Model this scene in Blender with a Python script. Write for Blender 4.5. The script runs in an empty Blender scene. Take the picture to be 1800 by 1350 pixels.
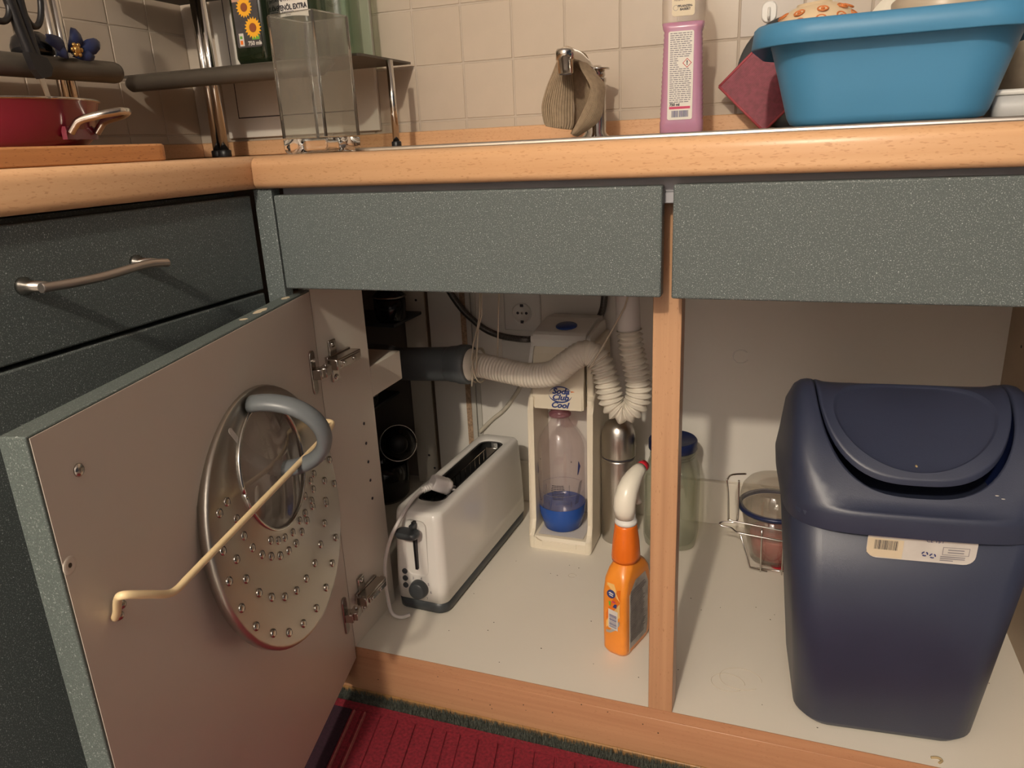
import bpy, bmesh, math, random
from math import sin, cos, pi, radians
from mathutils import Vector, Matrix
random.seed(7)
SC = bpy.context.scene
COL = SC.collection

# ------------------------------------------------------------------ camera, light, exposure
cam = bpy.data.objects.new('camera', bpy.data.cameras.new('camera'))
COL.objects.link(cam)
cam.matrix_world = Matrix(((0.93970358, -0.06319481, 0.33610058, 0.62853),
                           (0.33897104, 0.30240787, -0.8908693, -0.82950),
                           (-0.04534114, 0.95108144, 0.30559496, 0.87111),
                           (0, 0, 0, 1)))
cam.data.sensor_width = 36.0
cam.data.sensor_fit = 'HORIZONTAL'
cam.data.lens = 36.0 * 1320.57 / 1800.0
cam.data.clip_start = 0.02
SC.camera = cam

world = bpy.data.worlds.new('world')
SC.world = world
world.use_nodes = True
bg = world.node_tree.nodes['Background']
bg.inputs['Color'].default_value = (0.96, 0.95, 1.04, 1)
bg.inputs['Strength'].default_value = 0.05

lamp_data = bpy.data.lights.new('ceiling_lamp', 'POINT')
lamp_data.energy = 186
lamp_data.color = (1.0, 0.87, 0.69)
lamp_data.shadow_soft_size = 0.045
lamp = bpy.data.objects.new('ceiling_lamp', lamp_data)
lamp.location = (0.41, -2.45, 2.15)
COL.objects.link(lamp)

vs = SC.view_settings
vs.view_transform = 'Standard'
vs.look = 'None'
vs.gamma = 1.0
vs.use_curve_mapping = False
vs.exposure = 0.0

# ------------------------------------------------------------------ materials
def new_mat(name):
    m = bpy.data.materials.new(name)
    m.use_nodes = True
    nt = m.node_tree
    return m, nt, nt.nodes['Principled BSDF']

def setp(b, color=None, rough=None, metal=None, **kw):
    if color is not None: b.inputs['Base Color'].default_value = (*color, 1)
    if rough is not None: b.inputs['Roughness'].default_value = rough
    if metal is not None: b.inputs['Metallic'].default_value = metal
    for k, v in kw.items():
        b.inputs[k].default_value = v

def plain(name, color, rough=0.5, metal=0.0, var=0.06, scale=9.0, bump=0.0, bscale=200.0, **kw):
    """plain colour broken up by a soft noise and, where asked, a fine bump"""
    m, nt, b = new_mat(name)
    setp(b, color, rough, metal, **kw)
    tc = nt.nodes.new('ShaderNodeTexCoord')
    if var:
        n = nt.nodes.new('ShaderNodeTexNoise'); n.inputs['Scale'].default_value = scale
        n.inputs['Detail'].default_value = 5
        r = nt.nodes.new('ShaderNodeValToRGB')
        lo = tuple(max(0, c * (1 - var)) for c in color); hi = tuple(min(1, c * (1 + var)) for c in color)
        r.color_ramp.elements[0].position = 0.3; r.color_ramp.elements[1].position = 0.7
        r.color_ramp.elements[0].color = (*lo, 1); r.color_ramp.elements[1].color = (*hi, 1)
        nt.links.new(tc.outputs['Object'], n.inputs['Vector'])
        nt.links.new(n.outputs['Fac'], r.inputs['Fac'])
        nt.links.new(r.outputs['Color'], b.inputs['Base Color'])
    if bump:
        n2 = nt.nodes.new('ShaderNodeTexNoise'); n2.inputs['Scale'].default_value = bscale
        bp = nt.nodes.new('ShaderNodeBump'); bp.inputs['Strength'].default_value = bump
        bp.inputs['Distance'].default_value = 0.001
        nt.links.new(tc.outputs['Object'], n2.inputs['Vector'])
        nt.links.new(n2.outputs['Fac'], bp.inputs['Height'])
        nt.links.new(bp.outputs['Normal'], b.inputs['Normal'])
    return m

def wood(name, c0, c1, fleck, axis='X', rough=0.35, fl=0.62):
    """beech: long soft grain along one axis with short dark flecks"""
    m, nt, b = new_mat(name)
    setp(b, c0, rough)
    tc = nt.nodes.new('ShaderNodeTexCoord')
    def mapped(sx, sy):
        mp = nt.nodes.new('ShaderNodeMapping')
        s = {'X': (sx, sy, sy), 'Y': (sy, sx, sy), 'Z': (sy, sy, sx)}[axis]
        mp.inputs['Scale'].default_value = s
        nt.links.new(tc.outputs['Object'], mp.inputs['Vector'])
        return mp
    g = nt.nodes.new('ShaderNodeTexNoise'); g.inputs['Scale'].default_value = 1; g.inputs['Detail'].default_value = 6
    nt.links.new(mapped(3, 120).outputs['Vector'], g.inputs['Vector'])
    r = nt.nodes.new('ShaderNodeValToRGB')
    r.color_ramp.elements[0].position = 0.32; r.color_ramp.elements[1].position = 0.68
    r.color_ramp.elements[0].color = (*c0, 1); r.color_ramp.elements[1].color = (*c1, 1)
    nt.links.new(g.outputs['Fac'], r.inputs['Fac'])
    f = nt.nodes.new('ShaderNodeTexNoise'); f.inputs['Scale'].default_value = 1; f.inputs['Detail'].default_value = 1
    nt.links.new(mapped(150, 620).outputs['Vector'], f.inputs['Vector'])
    r2 = nt.nodes.new('ShaderNodeValToRGB')
    r2.color_ramp.elements[0].position = fl; r2.color_ramp.elements[1].position = fl + 0.08
    r2.color_ramp.elements[0].color = (0, 0, 0, 1); r2.color_ramp.elements[1].color = (1, 1, 1, 1)
    nt.links.new(f.outputs['Fac'], r2.inputs['Fac'])
    mx = nt.nodes.new('ShaderNodeMix'); mx.data_type = 'RGBA'
    nt.links.new(r2.outputs['Color'], mx.inputs['Factor'])
    nt.links.new(r.outputs['Color'], mx.inputs['A'])
    mx.inputs['B'].default_value = (*fleck, 1)
    nt.links.new(mx.outputs['Result'], b.inputs['Base Color'])
    return m

def speckle(name, base, dark, light):
    """grey-green laminate with pale and dark specks and a pearled surface"""
    m, nt, b = new_mat(name)
    setp(b, base, 0.45, **{'Specular IOR Level': 0.25})
    tc = nt.nodes.new('ShaderNodeTexCoord')
    def layer(scale, pos, w, detail=0):
        n = nt.nodes.new('ShaderNodeTexNoise'); n.inputs['Scale'].default_value = scale
        n.inputs['Detail'].default_value = detail
        nt.links.new(tc.outputs['Object'], n.inputs['Vector'])
        r = nt.nodes.new('ShaderNodeValToRGB')
        r.color_ramp.elements[0].position = pos; r.color_ramp.elements[1].position = pos + w
        r.color_ramp.elements[0].color = (0, 0, 0, 1); r.color_ramp.elements[1].color = (1, 1, 1, 1)
        nt.links.new(n.outputs['Fac'], r.inputs['Fac'])
        return r.outputs['Color'], n
    def mix(fac, a, col):
        mx = nt.nodes.new('ShaderNodeMix'); mx.data_type = 'RGBA'
        nt.links.new(fac, mx.inputs['Factor'])
        if isinstance(a, tuple): mx.inputs['A'].default_value = (*a, 1)
        else: nt.links.new(a, mx.inputs['A'])
        mx.inputs['B'].default_value = (*col, 1)
        return mx.outputs['Result']
    f1, n1 = layer(1100, 0.40, 0.22, 1)
    c = mix(f1, dark, base)
    f2, n2 = layer(900, 0.64, 0.10)
    c = mix(f2, c, light)
    f3, n3 = layer(620, 0.75, 0.05)
    c = mix(f3, c, tuple(min(1, x * 1.6) for x in light))
    nt.links.new(c, b.inputs['Base Color'])
    bp = nt.nodes.new('ShaderNodeBump'); bp.inputs['Strength'].default_value = 0.12
    bp.inputs['Distance'].default_value = 0.001
    nt.links.new(n1.outputs['Fac'], bp.inputs['Height'])
    nt.links.new(bp.outputs['Normal'], b.inputs['Normal'])
    return m

def brushed(name, color, rough, axis='X', scale=700):
    m, nt, b = new_mat(name)
    setp(b, color, rough, 1.0)
    tc = nt.nodes.new('ShaderNodeTexCoord'); mp = nt.nodes.new('ShaderNodeMapping')
    mp.inputs['Scale'].default_value = {'X': (4, scale, scale), 'Z': (scale, scale, 4), 'Y': (scale, 4, scale)}[axis]
    n = nt.nodes.new('ShaderNodeTexNoise'); n.inputs['Scale'].default_value = 1
    bp = nt.nodes.new('ShaderNodeBump'); bp.inputs['Strength'].default_value = 0.06; bp.inputs['Distance'].default_value = 0.001
    nt.links.new(tc.outputs['Object'], mp.inputs['Vector']); nt.links.new(mp.outputs['Vector'], n.inputs['Vector'])
    nt.links.new(n.outputs['Fac'], bp.inputs['Height']); nt.links.new(bp.outputs['Normal'], b.inputs['Normal'])
    return m

def thin_glass(name, tint=(0.93, 0.93, 0.92), refl=0.06, haze=0.0, hazecol=(0.8, 0.8, 0.8)):
    """a thin clear wall: see-through, tinted, with grazing reflections and a little milkiness"""
    m, nt, b = new_mat(name)
    nt.nodes.remove(b)
    out = nt.nodes['Material Output']
    t = nt.nodes.new('ShaderNodeBsdfTransparent'); t.inputs['Color'].default_value = (*tint, 1)
    g = nt.nodes.new('ShaderNodeBsdfGlossy'); g.inputs['Roughness'].default_value = 0.03
    lw = nt.nodes.new('ShaderNodeLayerWeight'); lw.inputs['Blend'].default_value = 0.35
    mr = nt.nodes.new('ShaderNodeMapRange'); mr.inputs['To Min'].default_value = refl; mr.inputs['To Max'].default_value = 0.75
    pw = nt.nodes.new('ShaderNodeMath'); pw.operation = 'POWER'; pw.inputs[1].default_value = 3.0
    nt.links.new(lw.outputs['Facing'], pw.inputs[0]); nt.links.new(pw.outputs[0], mr.inputs['Value'])
    mx = nt.nodes.new('ShaderNodeMixShader')
    nt.links.new(mr.outputs['Result'], mx.inputs[0]); nt.links.new(t.outputs[0], mx.inputs[1]); nt.links.new(g.outputs[0], mx.inputs[2])
    last = mx
    if haze:
        d = nt.nodes.new('ShaderNodeBsdfDiffuse'); d.inputs['Color'].default_value = (*hazecol, 1)
        m2 = nt.nodes.new('ShaderNodeMixShader'); m2.inputs[0].default_value = haze
        nt.links.new(last.outputs[0], m2.inputs[1]); nt.links.new(d.outputs[0], m2.inputs[2]); last = m2
    nt.links.new(last.outputs[0], out.inputs['Surface'])
    return m

M = {}
M['beech_x'] = wood('beech_x', (0.60, 0.345, 0.18), (0.66, 0.40, 0.22), (0.52, 0.285, 0.14), 'X')
M['beech_y'] = wood('beech_y', (0.60, 0.345, 0.18), (0.66, 0.40, 0.22), (0.52, 0.285, 0.14), 'Y')
M['beech_z'] = wood('beech_z', (0.43, 0.235, 0.125), (0.52, 0.30, 0.165), (0.38, 0.20, 0.10), 'Z', fl=0.68)
M['beech_plinth'] = wood('beech_plinth', (0.46, 0.235, 0.125), (0.53, 0.285, 0.155), (0.41, 0.20, 0.10), 'X', fl=0.66)
M['beech_board'] = wood('bamboo_board', (0.45, 0.20, 0.075), (0.58, 0.28, 0.11), (0.36, 0.15, 0.055), 'Y')
M['amber'] = plain('amber_strip', (0.40, 0.215, 0.085), 0.4)
M['laminate'] = speckle('grey_green_laminate', (0.112, 0.133, 0.132), (0.080, 0.097, 0.097), (0.26, 0.28, 0.28))
M['lam_edge'] = speckle('grey_green_edge', (0.110, 0.134, 0.126), (0.088, 0.106, 0.10), (0.18, 0.20, 0.19))
M['grey_plastic'] = plain('grey_plastic', (0.36, 0.36, 0.39), 0.5)
M['melamine'] = plain('cream_melamine', (0.74, 0.69, 0.60), 0.45, var=0.03, scale=3)
M['melamine_back'] = plain('back_panel', (0.74, 0.71, 0.66), 0.5, var=0.03, scale=2)
M['melamine_door'] = plain('door_inner_face', (0.68, 0.61, 0.53), 0.38, var=0.04, scale=3)
M['chipboard'] = plain('raw_chipboard', (0.40, 0.27, 0.175), 0.9, var=0.35, scale=240, bump=0.3)
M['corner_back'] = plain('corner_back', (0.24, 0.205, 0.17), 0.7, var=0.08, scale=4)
M['chip_side'] = plain('brown_side', (0.46, 0.36, 0.26), 0.6, var=0.1, scale=10)
M['trim_grey'] = plain('trim_strip', (0.55, 0.53, 0.48), 0.5)
M['wall_grout'] = plain('grout', (0.47, 0.405, 0.335), 0.9, bump=0.3)
M['plaster'] = plain('white_plaster', (0.52, 0.515, 0.55), 0.9, var=0.03, scale=2)
M['tile'] = plain('cream_tile', (0.50, 0.425, 0.345), 0.22, var=0.025, scale=20)
M['tile_b'] = plain('cream_tile_warm', (0.485, 0.41, 0.33), 0.25, var=0.03, scale=16)
M['tile_c'] = plain('tile_pinkish', (0.44, 0.385, 0.335), 0.3, var=0.03, scale=16)
M['white_plastic'] = plain('white_plastic', (0.72, 0.71, 0.68), 0.35, var=0.02)
M['white_cover'] = plain('white_cover', (0.74, 0.70, 0.64), 0.5, var=0.03)
M['toaster_white'] = plain('toaster_white', (0.76, 0.74, 0.70), 0.22, var=0.015, **{'Coat Weight': 0.3})
M['cream_plastic'] = plain('cream_plastic', (0.74, 0.67, 0.54), 0.35, var=0.03)
M['niche_grey'] = plain('niche_grey', (0.62, 0.58, 0.54), 0.4, var=0.03)
M['dark_grey'] = plain('dark_grey_plastic', (0.045, 0.052, 0.058), 0.4)
M['black'] = plain('black_plastic', (0.012, 0.012, 0.014), 0.4)
M['black_gloss'] = plain('black_gloss', (0.010, 0.010, 0.012), 0.12)
M['inside_dark'] = plain('slot_inside', (0.03, 0.03, 0.03), 0.5, 0.6)
M['chrome'] = plain('chrome', (0.62, 0.60, 0.57), 0.12, 1.0, var=0.02)
M['nickel'] = plain('nickel', (0.50, 0.46, 0.42), 0.22, 1.0, var=0.05, scale=40)
M['steel'] = brushed('brushed_steel', (0.56, 0.53, 0.49), 0.30, 'Z')
M['steel_x'] = brushed('brushed_steel_x', (0.60, 0.56, 0.51), 0.28, 'X')
M['steel_lid'] = brushed('lid_steel', (0.50, 0.47, 0.42), 0.36, 'Z', 300)
M['handle_grey'] = plain('satin_handle', (0.40, 0.36, 0.33), 0.35, 0.9)
M['grip_grey'] = plain('grey_grip', (0.14, 0.155, 0.165), 0.38)
M['pipe_grey'] = plain('grey_pipe', (0.115, 0.13, 0.14), 0.45)
M['hose_white'] = plain('hose_white', (0.72, 0.67, 0.58), 0.42, var=0.05, scale=30)
M['pipe_white'] = plain('pipe_white', (0.70, 0.68, 0.66), 0.4)
M['string'] = plain('string', (0.62, 0.55, 0.44), 0.9)
M['cable'] = plain('cream_cable', (0.62, 0.57, 0.47), 0.5)
M['cord_white'] = plain('cord_white', (0.66, 0.62, 0.60), 0.4)
M['steel_hose'] = plain('braided_hose', (0.12, 0.115, 0.11), 0.4, 0.7, var=0.4, scale=400)
M['blue_plastic'] = plain('blue_plastic', (0.012, 0.045, 0.22), 0.3)
M['blue_base'] = plain('bottle_base_blue', (0.012, 0.075, 0.36), 0.25)
M['navy_lid'] = plain('navy_lid', (0.010, 0.018, 0.075), 0.35)
M['logo_blue'] = plain('logo_blue', (0.02, 0.045, 0.20), 0.5)
M['bin_blue'] = plain('bin_blue', (0.030, 0.037, 0.068), 0.40, var=0.05, scale=14, bump=0.12, bscale=900)
M['orange'] = plain('orange_sleeve', (0.80, 0.17, 0.015), 0.25)
M['orange_body'] = plain('orange_body', (0.82, 0.27, 0.03), 0.28, var=0.12, scale=14)
M['orange_deep'] = plain('orange_band', (0.72, 0.17, 0.015), 0.3)
M['orange_pale'] = plain('pale_yellow', (0.82, 0.50, 0.17), 0.3)
M['cream_white'] = plain('cream_white', (0.78, 0.74, 0.64), 0.28)
M['red'] = plain('red_plastic', (0.50, 0.015, 0.03), 0.35)
M['label_grey'] = plain('text_label_grey', (0.36, 0.33, 0.30), 0.45, var=0.3, scale=60)
M['label_white'] = plain('label_white', (0.60, 0.57, 0.53), 0.45, var=0.06, scale=40)
M['label_cream'] = plain('label_cream', (0.66, 0.56, 0.40), 0.5)
M['ink'] = plain('ink', (0.035, 0.032, 0.045), 0.6)
M['ink_soft'] = plain('ink_soft', (0.20, 0.19, 0.22), 0.6)
M['ink_blue'] = plain('ink_blue', (0.03, 0.04, 0.16), 0.6)
M['logo_green'] = plain('logo_green', (0.12, 0.36, 0.05), 0.5)
M['logo_pink'] = plain('logo_pink', (0.55, 0.04, 0.12), 0.5)
M['silver'] = plain('silver_swoosh', (0.45, 0.43, 0.41), 0.35, 0.5)
M['basin_blue'] = plain('basin_blue', (0.065, 0.235, 0.42), 0.42, var=0.03, scale=5, **{'Specular IOR Level': 0.3})
M['soap_pink'] = plain('pink_soap', (0.50, 0.25, 0.37), 0.25, var=0.03, **{'Subsurface Weight': 0.2})
M['soap_clear'] = thin_glass('soap_bottle_clear', (0.90, 0.86, 0.82), 0.07, 0.22, (0.75, 0.68, 0.6))
M['clear'] = thin_glass('clear_glass', (0.93, 0.94, 0.92))
M['vase_wall'] = thin_glass('vase_wall', (0.91, 0.92, 0.90), 0.05, 0.06, (0.62, 0.58, 0.53))
M['clear_pet'] = thin_glass('clear_bottle_plastic', (0.93, 0.90, 0.90), 0.06, 0.05, (0.7, 0.62, 0.62))
M['neck_pink'] = thin_glass('tinted_neck', (0.75, 0.50, 0.55), 0.08, 0.25, (0.45, 0.2, 0.25))
M['lid_glass'] = thin_glass('lid_glass', (0.86, 0.86, 0.84), 0.10, 0.10, (0.55, 0.53, 0.5))
M['jar_glass'] = thin_glass('jar_glass', (0.88, 0.89, 0.84), 0.08, 0.04)
M['bowl_glass'] = thin_glass('bowl_glass', (0.90, 0.88, 0.84), 0.08, 0.12, (0.6, 0.55, 0.5))
g, nt, b = new_mat('vase_glass'); setp(b, (0.97, 0.98, 0.97), 0.0); b.inputs['Transmission Weight'].default_value = 1.0; b.inputs['IOR'].default_value = 1.45
M['vase'] = g
M['oil_green'] = plain('dark_oil_bottle', (0.010, 0.016, 0.007), 0.08)
M['oil_label'] = plain('dark_oil_label', (0.055, 0.050, 0.052), 0.5, var=0.2, scale=60)
M['pink_label'] = plain('label_rose', (0.50, 0.30, 0.22), 0.5)
M['petal'] = plain('sunflower_yellow', (0.85, 0.42, 0.02), 0.5)
M['petal_centre'] = plain('sunflower_brown', (0.26, 0.07, 0.02), 0.6)
M['green_glass'] = thin_glass('green_tinted_glass', (0.62, 0.70, 0.60), 0.08, 0.06, (0.3, 0.36, 0.28))
M['shelf'] = plain('shelf_grey_brown', (0.095, 0.082, 0.066), 0.42, 0.35, var=0.08, scale=30)
M['pan_red'] = plain('pan_red', (0.165, 0.005, 0.027), 0.25, var=0.03, **{'Coat Weight': 0.5})
M['cloth'] = plain('dishcloth', (0.31, 0.23, 0.15), 0.95, var=0.15, scale=120, bump=0.4, bscale=600)
M['red_cloth'] = plain('scrub_pad', (0.24, 0.04, 0.065), 0.6, var=0.2, scale=120)
M['red_edge'] = plain('scrub_pad_edge', (0.40, 0.07, 0.09), 0.6)
M['bow_blue'] = plain('bow_navy', (0.012, 0.022, 0.085), 0.45)
M['gold'] = plain('gold', (0.60, 0.36, 0.12), 0.3, 0.9)
M['bowl_cream'] = plain('bowl_cream', (0.70, 0.55, 0.36), 0.3)
M['bowl_orange'] = plain('ring_orange', (0.62, 0.19, 0.05), 0.4)
M['bag_beige'] = plain('bag_beige', (0.42, 0.34, 0.24), 0.6, var=0.2, scale=25)
M['box_grey'] = plain('box_grey', (0.50, 0.50, 0.50), 0.4)
M['plate_grey'] = plain('plate_greige', (0.50, 0.42, 0.32), 0.35)
M['rug_red'] = plain('rug_red', (0.20, 0.010, 0.022), 0.95, var=0.35, scale=220, bump=0.6, bscale=900)
M['rug_dark'] = plain('rug_dark', (0.030, 0.008, 0.018), 0.95, var=0.35, scale=220)
M['rug_light'] = plain('rug_pale_line', (0.36, 0.10, 0.09), 0.95, var=0.2, scale=200)
M['mat_green'] = plain('mat_grey_green', (0.105, 0.115, 0.095), 0.98, var=0.5, scale=260, bump=0.6, bscale=700)
M['floor'] = plain('kitchen_floor', (0.34, 0.32, 0.30), 0.6, var=0.12, scale=6)
M['rod_cream'] = plain('coated_wire', (0.80, 0.62, 0.36), 0.35)
M['pink_box'] = plain('pink_content', (0.62, 0.10, 0.085), 0.45)
M['crumb'] = plain('crumb', (0.40, 0.30, 0.16), 0.8)
M['crumb_dark'] = plain('crumb_dark', (0.06, 0.04, 0.025), 0.8)
M['stain'] = plain('stain', (0.50, 0.42, 0.31), 0.6)
M['mark_pale'] = plain('pale_ring', (0.80, 0.78, 0.75), 0.4)

# ------------------------------------------------------------------ geometry helpers
class MB:
    """collects shapes in one bmesh; a matrix stack moves what is added"""
    def __init__(s): s.bm = bmesh.new(); s.mats = []; s.mi = 0
    def mat(s, name):
        if name not in s.mats: s.mats.append(name)
        s.mi = s.mats.index(name); return s
    def face(s, vs, smooth=False):
        try:
            f = s.bm.faces.new(vs); f.material_index = s.mi; f.smooth = smooth; return f
        except ValueError: return None
    def box(s, x0, y0, z0, x1, y1, z1, bev=0.0, seg=2, mtx=None):
        vs = [s.bm.verts.new(p) for p in ((x0,y0,z0),(x1,y0,z0),(x1,y1,z0),(x0,y1,z0),(x0,y0,z1),(x1,y0,z1),(x1,y1,z1),(x0,y1,z1))]
        fs = [s.face([vs[i] for i in q]) for q in ((0,3,2,1),(4,5,6,7),(0,1,5,4),(1,2,6,5),(2,3,7,6),(3,0,4,7))]
        if bev:
            es = list({e for f in fs for e in f.edges})
            r = bmesh.ops.bevel(s.bm, geom=es, offset=bev, segments=seg, affect='EDGES', profile=0.5, material=-1)
            vs = list({v for f in r['faces'] for v in f.verts} | {v for v in vs if v.is_valid})
            for f in r['faces']: f.smooth = True
        if mtx is not None: bmesh.ops.transform(s.bm, matrix=mtx, verts=[v for v in vs if v.is_valid])
        return s
    def loft(s, rings, closed=True, cap0=True, cap1=True, smooth=True):
        R = [[s.bm.verts.new(p) for p in r] for r in rings]
        n = len(R[0])
        for a, b_ in zip(R, R[1:]):
            for i in range(n if closed else n - 1):
                j = (i + 1) % n
                s.face([a[i], a[j], b_[j], b_[i]], smooth)
        if cap0: s.face(list(reversed(R[0])))
        if cap1: s.face(R[-1])
        return s
    def lathe(s, prof, c=(0,0,0), n=40, smooth=True, cap0=True, cap1=True):
        rings = [[(c[0]+r*cos(2*pi*i/n), c[1]+r*sin(2*pi*i/n), c[2]+z) for i in range(n)] for r, z in prof]
        return s.loft(rings, True, cap0, cap1, smooth)
    def tube(s, pts, r, n=12, caps=True, rf=None):
        P = [Vector(p) for p in pts]
        rings = []; up = None
        for i, p in enumerate(P):
            t = (P[min(i+1, len(P)-1)] - P[max(i-1, 0)])
            t = t.normalized() if t.length > 1e-9 else Vector((0,0,1))
            if up is None:
                up = Vector((0,0,1)) if abs(t.z) < 0.9 else Vector((1,0,0))
            u = (up - t * up.dot(t)).normalized(); up = u; v = t.cross(u)
            rr = rf(i) if rf else r
            rings.append([tuple(p + u*rr*cos(2*pi*k/n) + v*rr*sin(2*pi*k/n)) for k in range(n)])
        return s.loft(rings, True, caps, caps)
    def prism(s, poly, axis, a0, a1, smooth=False):
        """poly of 2-D points extruded along axis ('X': yz poly, 'Y': xz poly, 'Z': xy poly)"""
        f = {'X': lambda a, p: (a, p[0], p[1]), 'Y': lambda a, p: (p[0], a, p[1]), 'Z': lambda a, p: (p[0], p[1], a)}[axis]
        return s.loft([[f(a0, p) for p in poly], [f(a1, p) for p in poly]], True, True, True, smooth)
    def disc(s, c, u, v, r, n=20, ru=None):
        c, u, v = Vector(c), Vector(u), Vector(v)
        s.face([s.bm.verts.new(c + u*(ru or r)*cos(2*pi*i/n) + v*r*sin(2*pi*i/n)) for i in range(n)]); return s
    def quad(s, o, u, v, a0, b0, a1, b1):
        o, u, v = Vector(o), Vector(u), Vector(v)
        s.face([s.bm.verts.new(o + u*a + v*b_) for a, b_ in ((a0,b0),(a1,b0),(a1,b1),(a0,b1))]); return s
    def poly(s, pts):
        s.face([s.bm.verts.new(p) for p in pts]); return s
    def sphere(s, c, r, n=12):
        m = Matrix.Translation(c) @ Matrix.Diagonal((*((r,)*3 if not isinstance(r, tuple) else r), 1))
        q = bmesh.ops.create_uvsphere(s.bm, u_segments=n, v_segments=max(6, n//2), radius=1, matrix=m)
        for v in q['verts']:
            for f in v.link_faces: f.smooth = True; f.material_index = s.mi
        return s
    def build(s, name, mat=None, parent=None, loc=None, kind=None, fix=True):
        if fix: bmesh.ops.recalc_face_normals(s.bm, faces=s.bm.faces[:])
        me = bpy.data.meshes.new(name); s.bm.to_mesh(me); s.bm.free()
        for k in (s.mats or [mat]): me.materials.append(M[k])
        return link(name, me, parent, loc, kind)

def link(name, data, parent=None, loc=None, kind=None):
    o = bpy.data.objects.new(name, data); COL.objects.link(o)
    if parent is not None: o.parent = parent
    if loc is not None: o.location = loc
    if kind: o['kind'] = kind
    return o

def thing(name, label, cat, loc=(0,0,0), rotz=0.0, group=None):
    o = bpy.data.objects.new(name, None); COL.objects.link(o)
    o.empty_display_size = 0.02
    o.location = loc; o.rotation_euler = (0, 0, rotz)
    o['label'] = label; o['category'] = cat
    if group: o['group'] = group
    return o

def tag(o, label, cat, group=None):
    o['label'] = label; o['category'] = cat
    if group: o['group'] = group
    return o

def text(name, s, size, mat, parent, o, right, up, align='CENTER', shear=0.0, bold=0.0, sx=1.0):
    cu = bpy.data.curves.new(name, 'FONT'); cu.body = s; cu.size = size; cu.align_x = align; cu.align_y = 'CENTER'
    cu.shear = shear; cu.offset = bold; cu.extrude = 0.00008; cu.resolution_u = 3
    tmp = bpy.data.objects.new('tmp', cu); COL.objects.link(tmp); bpy.context.view_layer.update()
    me = bpy.data.meshes.new_from_object(tmp.evaluated_get(bpy.context.evaluated_depsgraph_get()))
    bpy.data.objects.remove(tmp); bpy.data.curves.remove(cu); me.materials.clear(); me.materials.append(M[mat])
    ob = bpy.data.objects.new(name, me); COL.objects.link(ob); ob.parent = parent
    r = Vector(right).normalized(); u = Vector(up).normalized(); n = r.cross(u)
    ob.matrix_local = Matrix(((r.x*sx,u.x,n.x,o[0]),(r.y*sx,u.y,n.y,o[1]),(r.z*sx,u.z,n.z,o[2]),(0,0,0,1)))
    return ob

def smooth_path(pts, k=8):
    """Catmull-Rom through the points"""
    P = [Vector(p) for p in pts]; out = []
    for i in range(len(P) - 1):
        p0, p1, p2, p3 = P[max(i-1,0)], P[i], P[i+1], P[min(i+2,len(P)-1)]
        for j in range(k):
            t = j / k
            out.append(0.5*((2*p1)+(p2-p0)*t+(2*p0-5*p1+4*p2-p3)*t*t+(3*p1-p0-3*p2+p3)*t**3))
    out.append(P[-1]); return out

def resample(path, step):
    out = [path[0].copy()]; acc = 0.0
    for a, b_ in zip(path, path[1:]):
        d = (b_ - a).length; 
        while acc + d >= step:
            t = (step - acc) / d; a = a + (b_ - a) * t; out.append(a.copy()); d = (b_ - a).length; acc = 0.0
        acc += d
    return out

def rrect(w, h, r, n=6, cx=0.0, cy=0.0):
    pts = []
    for qx, qy, a0 in ((1,1,0),(-1,1,90),(-1,-1,180),(1,-1,270)):
        for i in range(n + 1):
            a = radians(a0 + 90*i/n)
            pts.append((cx + qx*(w/2 - r) + r*cos(a), cy + qy*(h/2 - r) + r*sin(a)))
    return pts

def barcode(mb, o, u, v, w, h, n=26, seed=1):
    rnd = random.Random(seed); x = 0.0
    while x < w:
        bw = rnd.choice((0.5, 0.8, 1.2)) * w / n / 1.4
        mb.quad(o, u, v, x, 0, min(x + bw, w), h); x += bw + rnd.choice((0.5, 0.8, 1.1)) * w / n / 1.4

# ------------------------------------------------------------------ dimensions shared by the room
ZT = 0.869      # worktop top
ZF = 0.0958     # cabinet floor
YW = 0.7276     # tiled face of the back wall
XL = -0.737     # tiled face of the left wall
T = 0.11        # tile pitch
# ------------------------------------------------------------------ the room
mb = MB(); mb.box(-0.9, -3.10, -0.03, 2.6, 0.80, 0.0); mb.build('floor', 'floor', kind='structure')
# the rest of the kitchen: plain plastered walls and ceiling behind and above the viewer
mb = MB(); mb.box(-0.9, -3.18, 0.0, 2.6, -3.10, 2.45); mb.build('wall_front', 'plaster', kind='structure')
mb = MB(); mb.box(-0.9, -3.18, 2.45, 2.6, 0.82, 2.50); mb.build('ceiling', 'plaster', kind='structure')
mb = MB(); mb.box(-0.80, YW + 0.0013, 0.0, 2.6, YW + 0.08, 2.45)
wall_back = mb.build('wall_back', 'wall_grout', kind='structure')
mb = MB(); mb.box(XL - 0.08, -3.10, 0.0, XL - 0.0013, YW + 0.08, 2.45)
wall_left = mb.build('wall_left', 'wall_grout', kind='structure')

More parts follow.
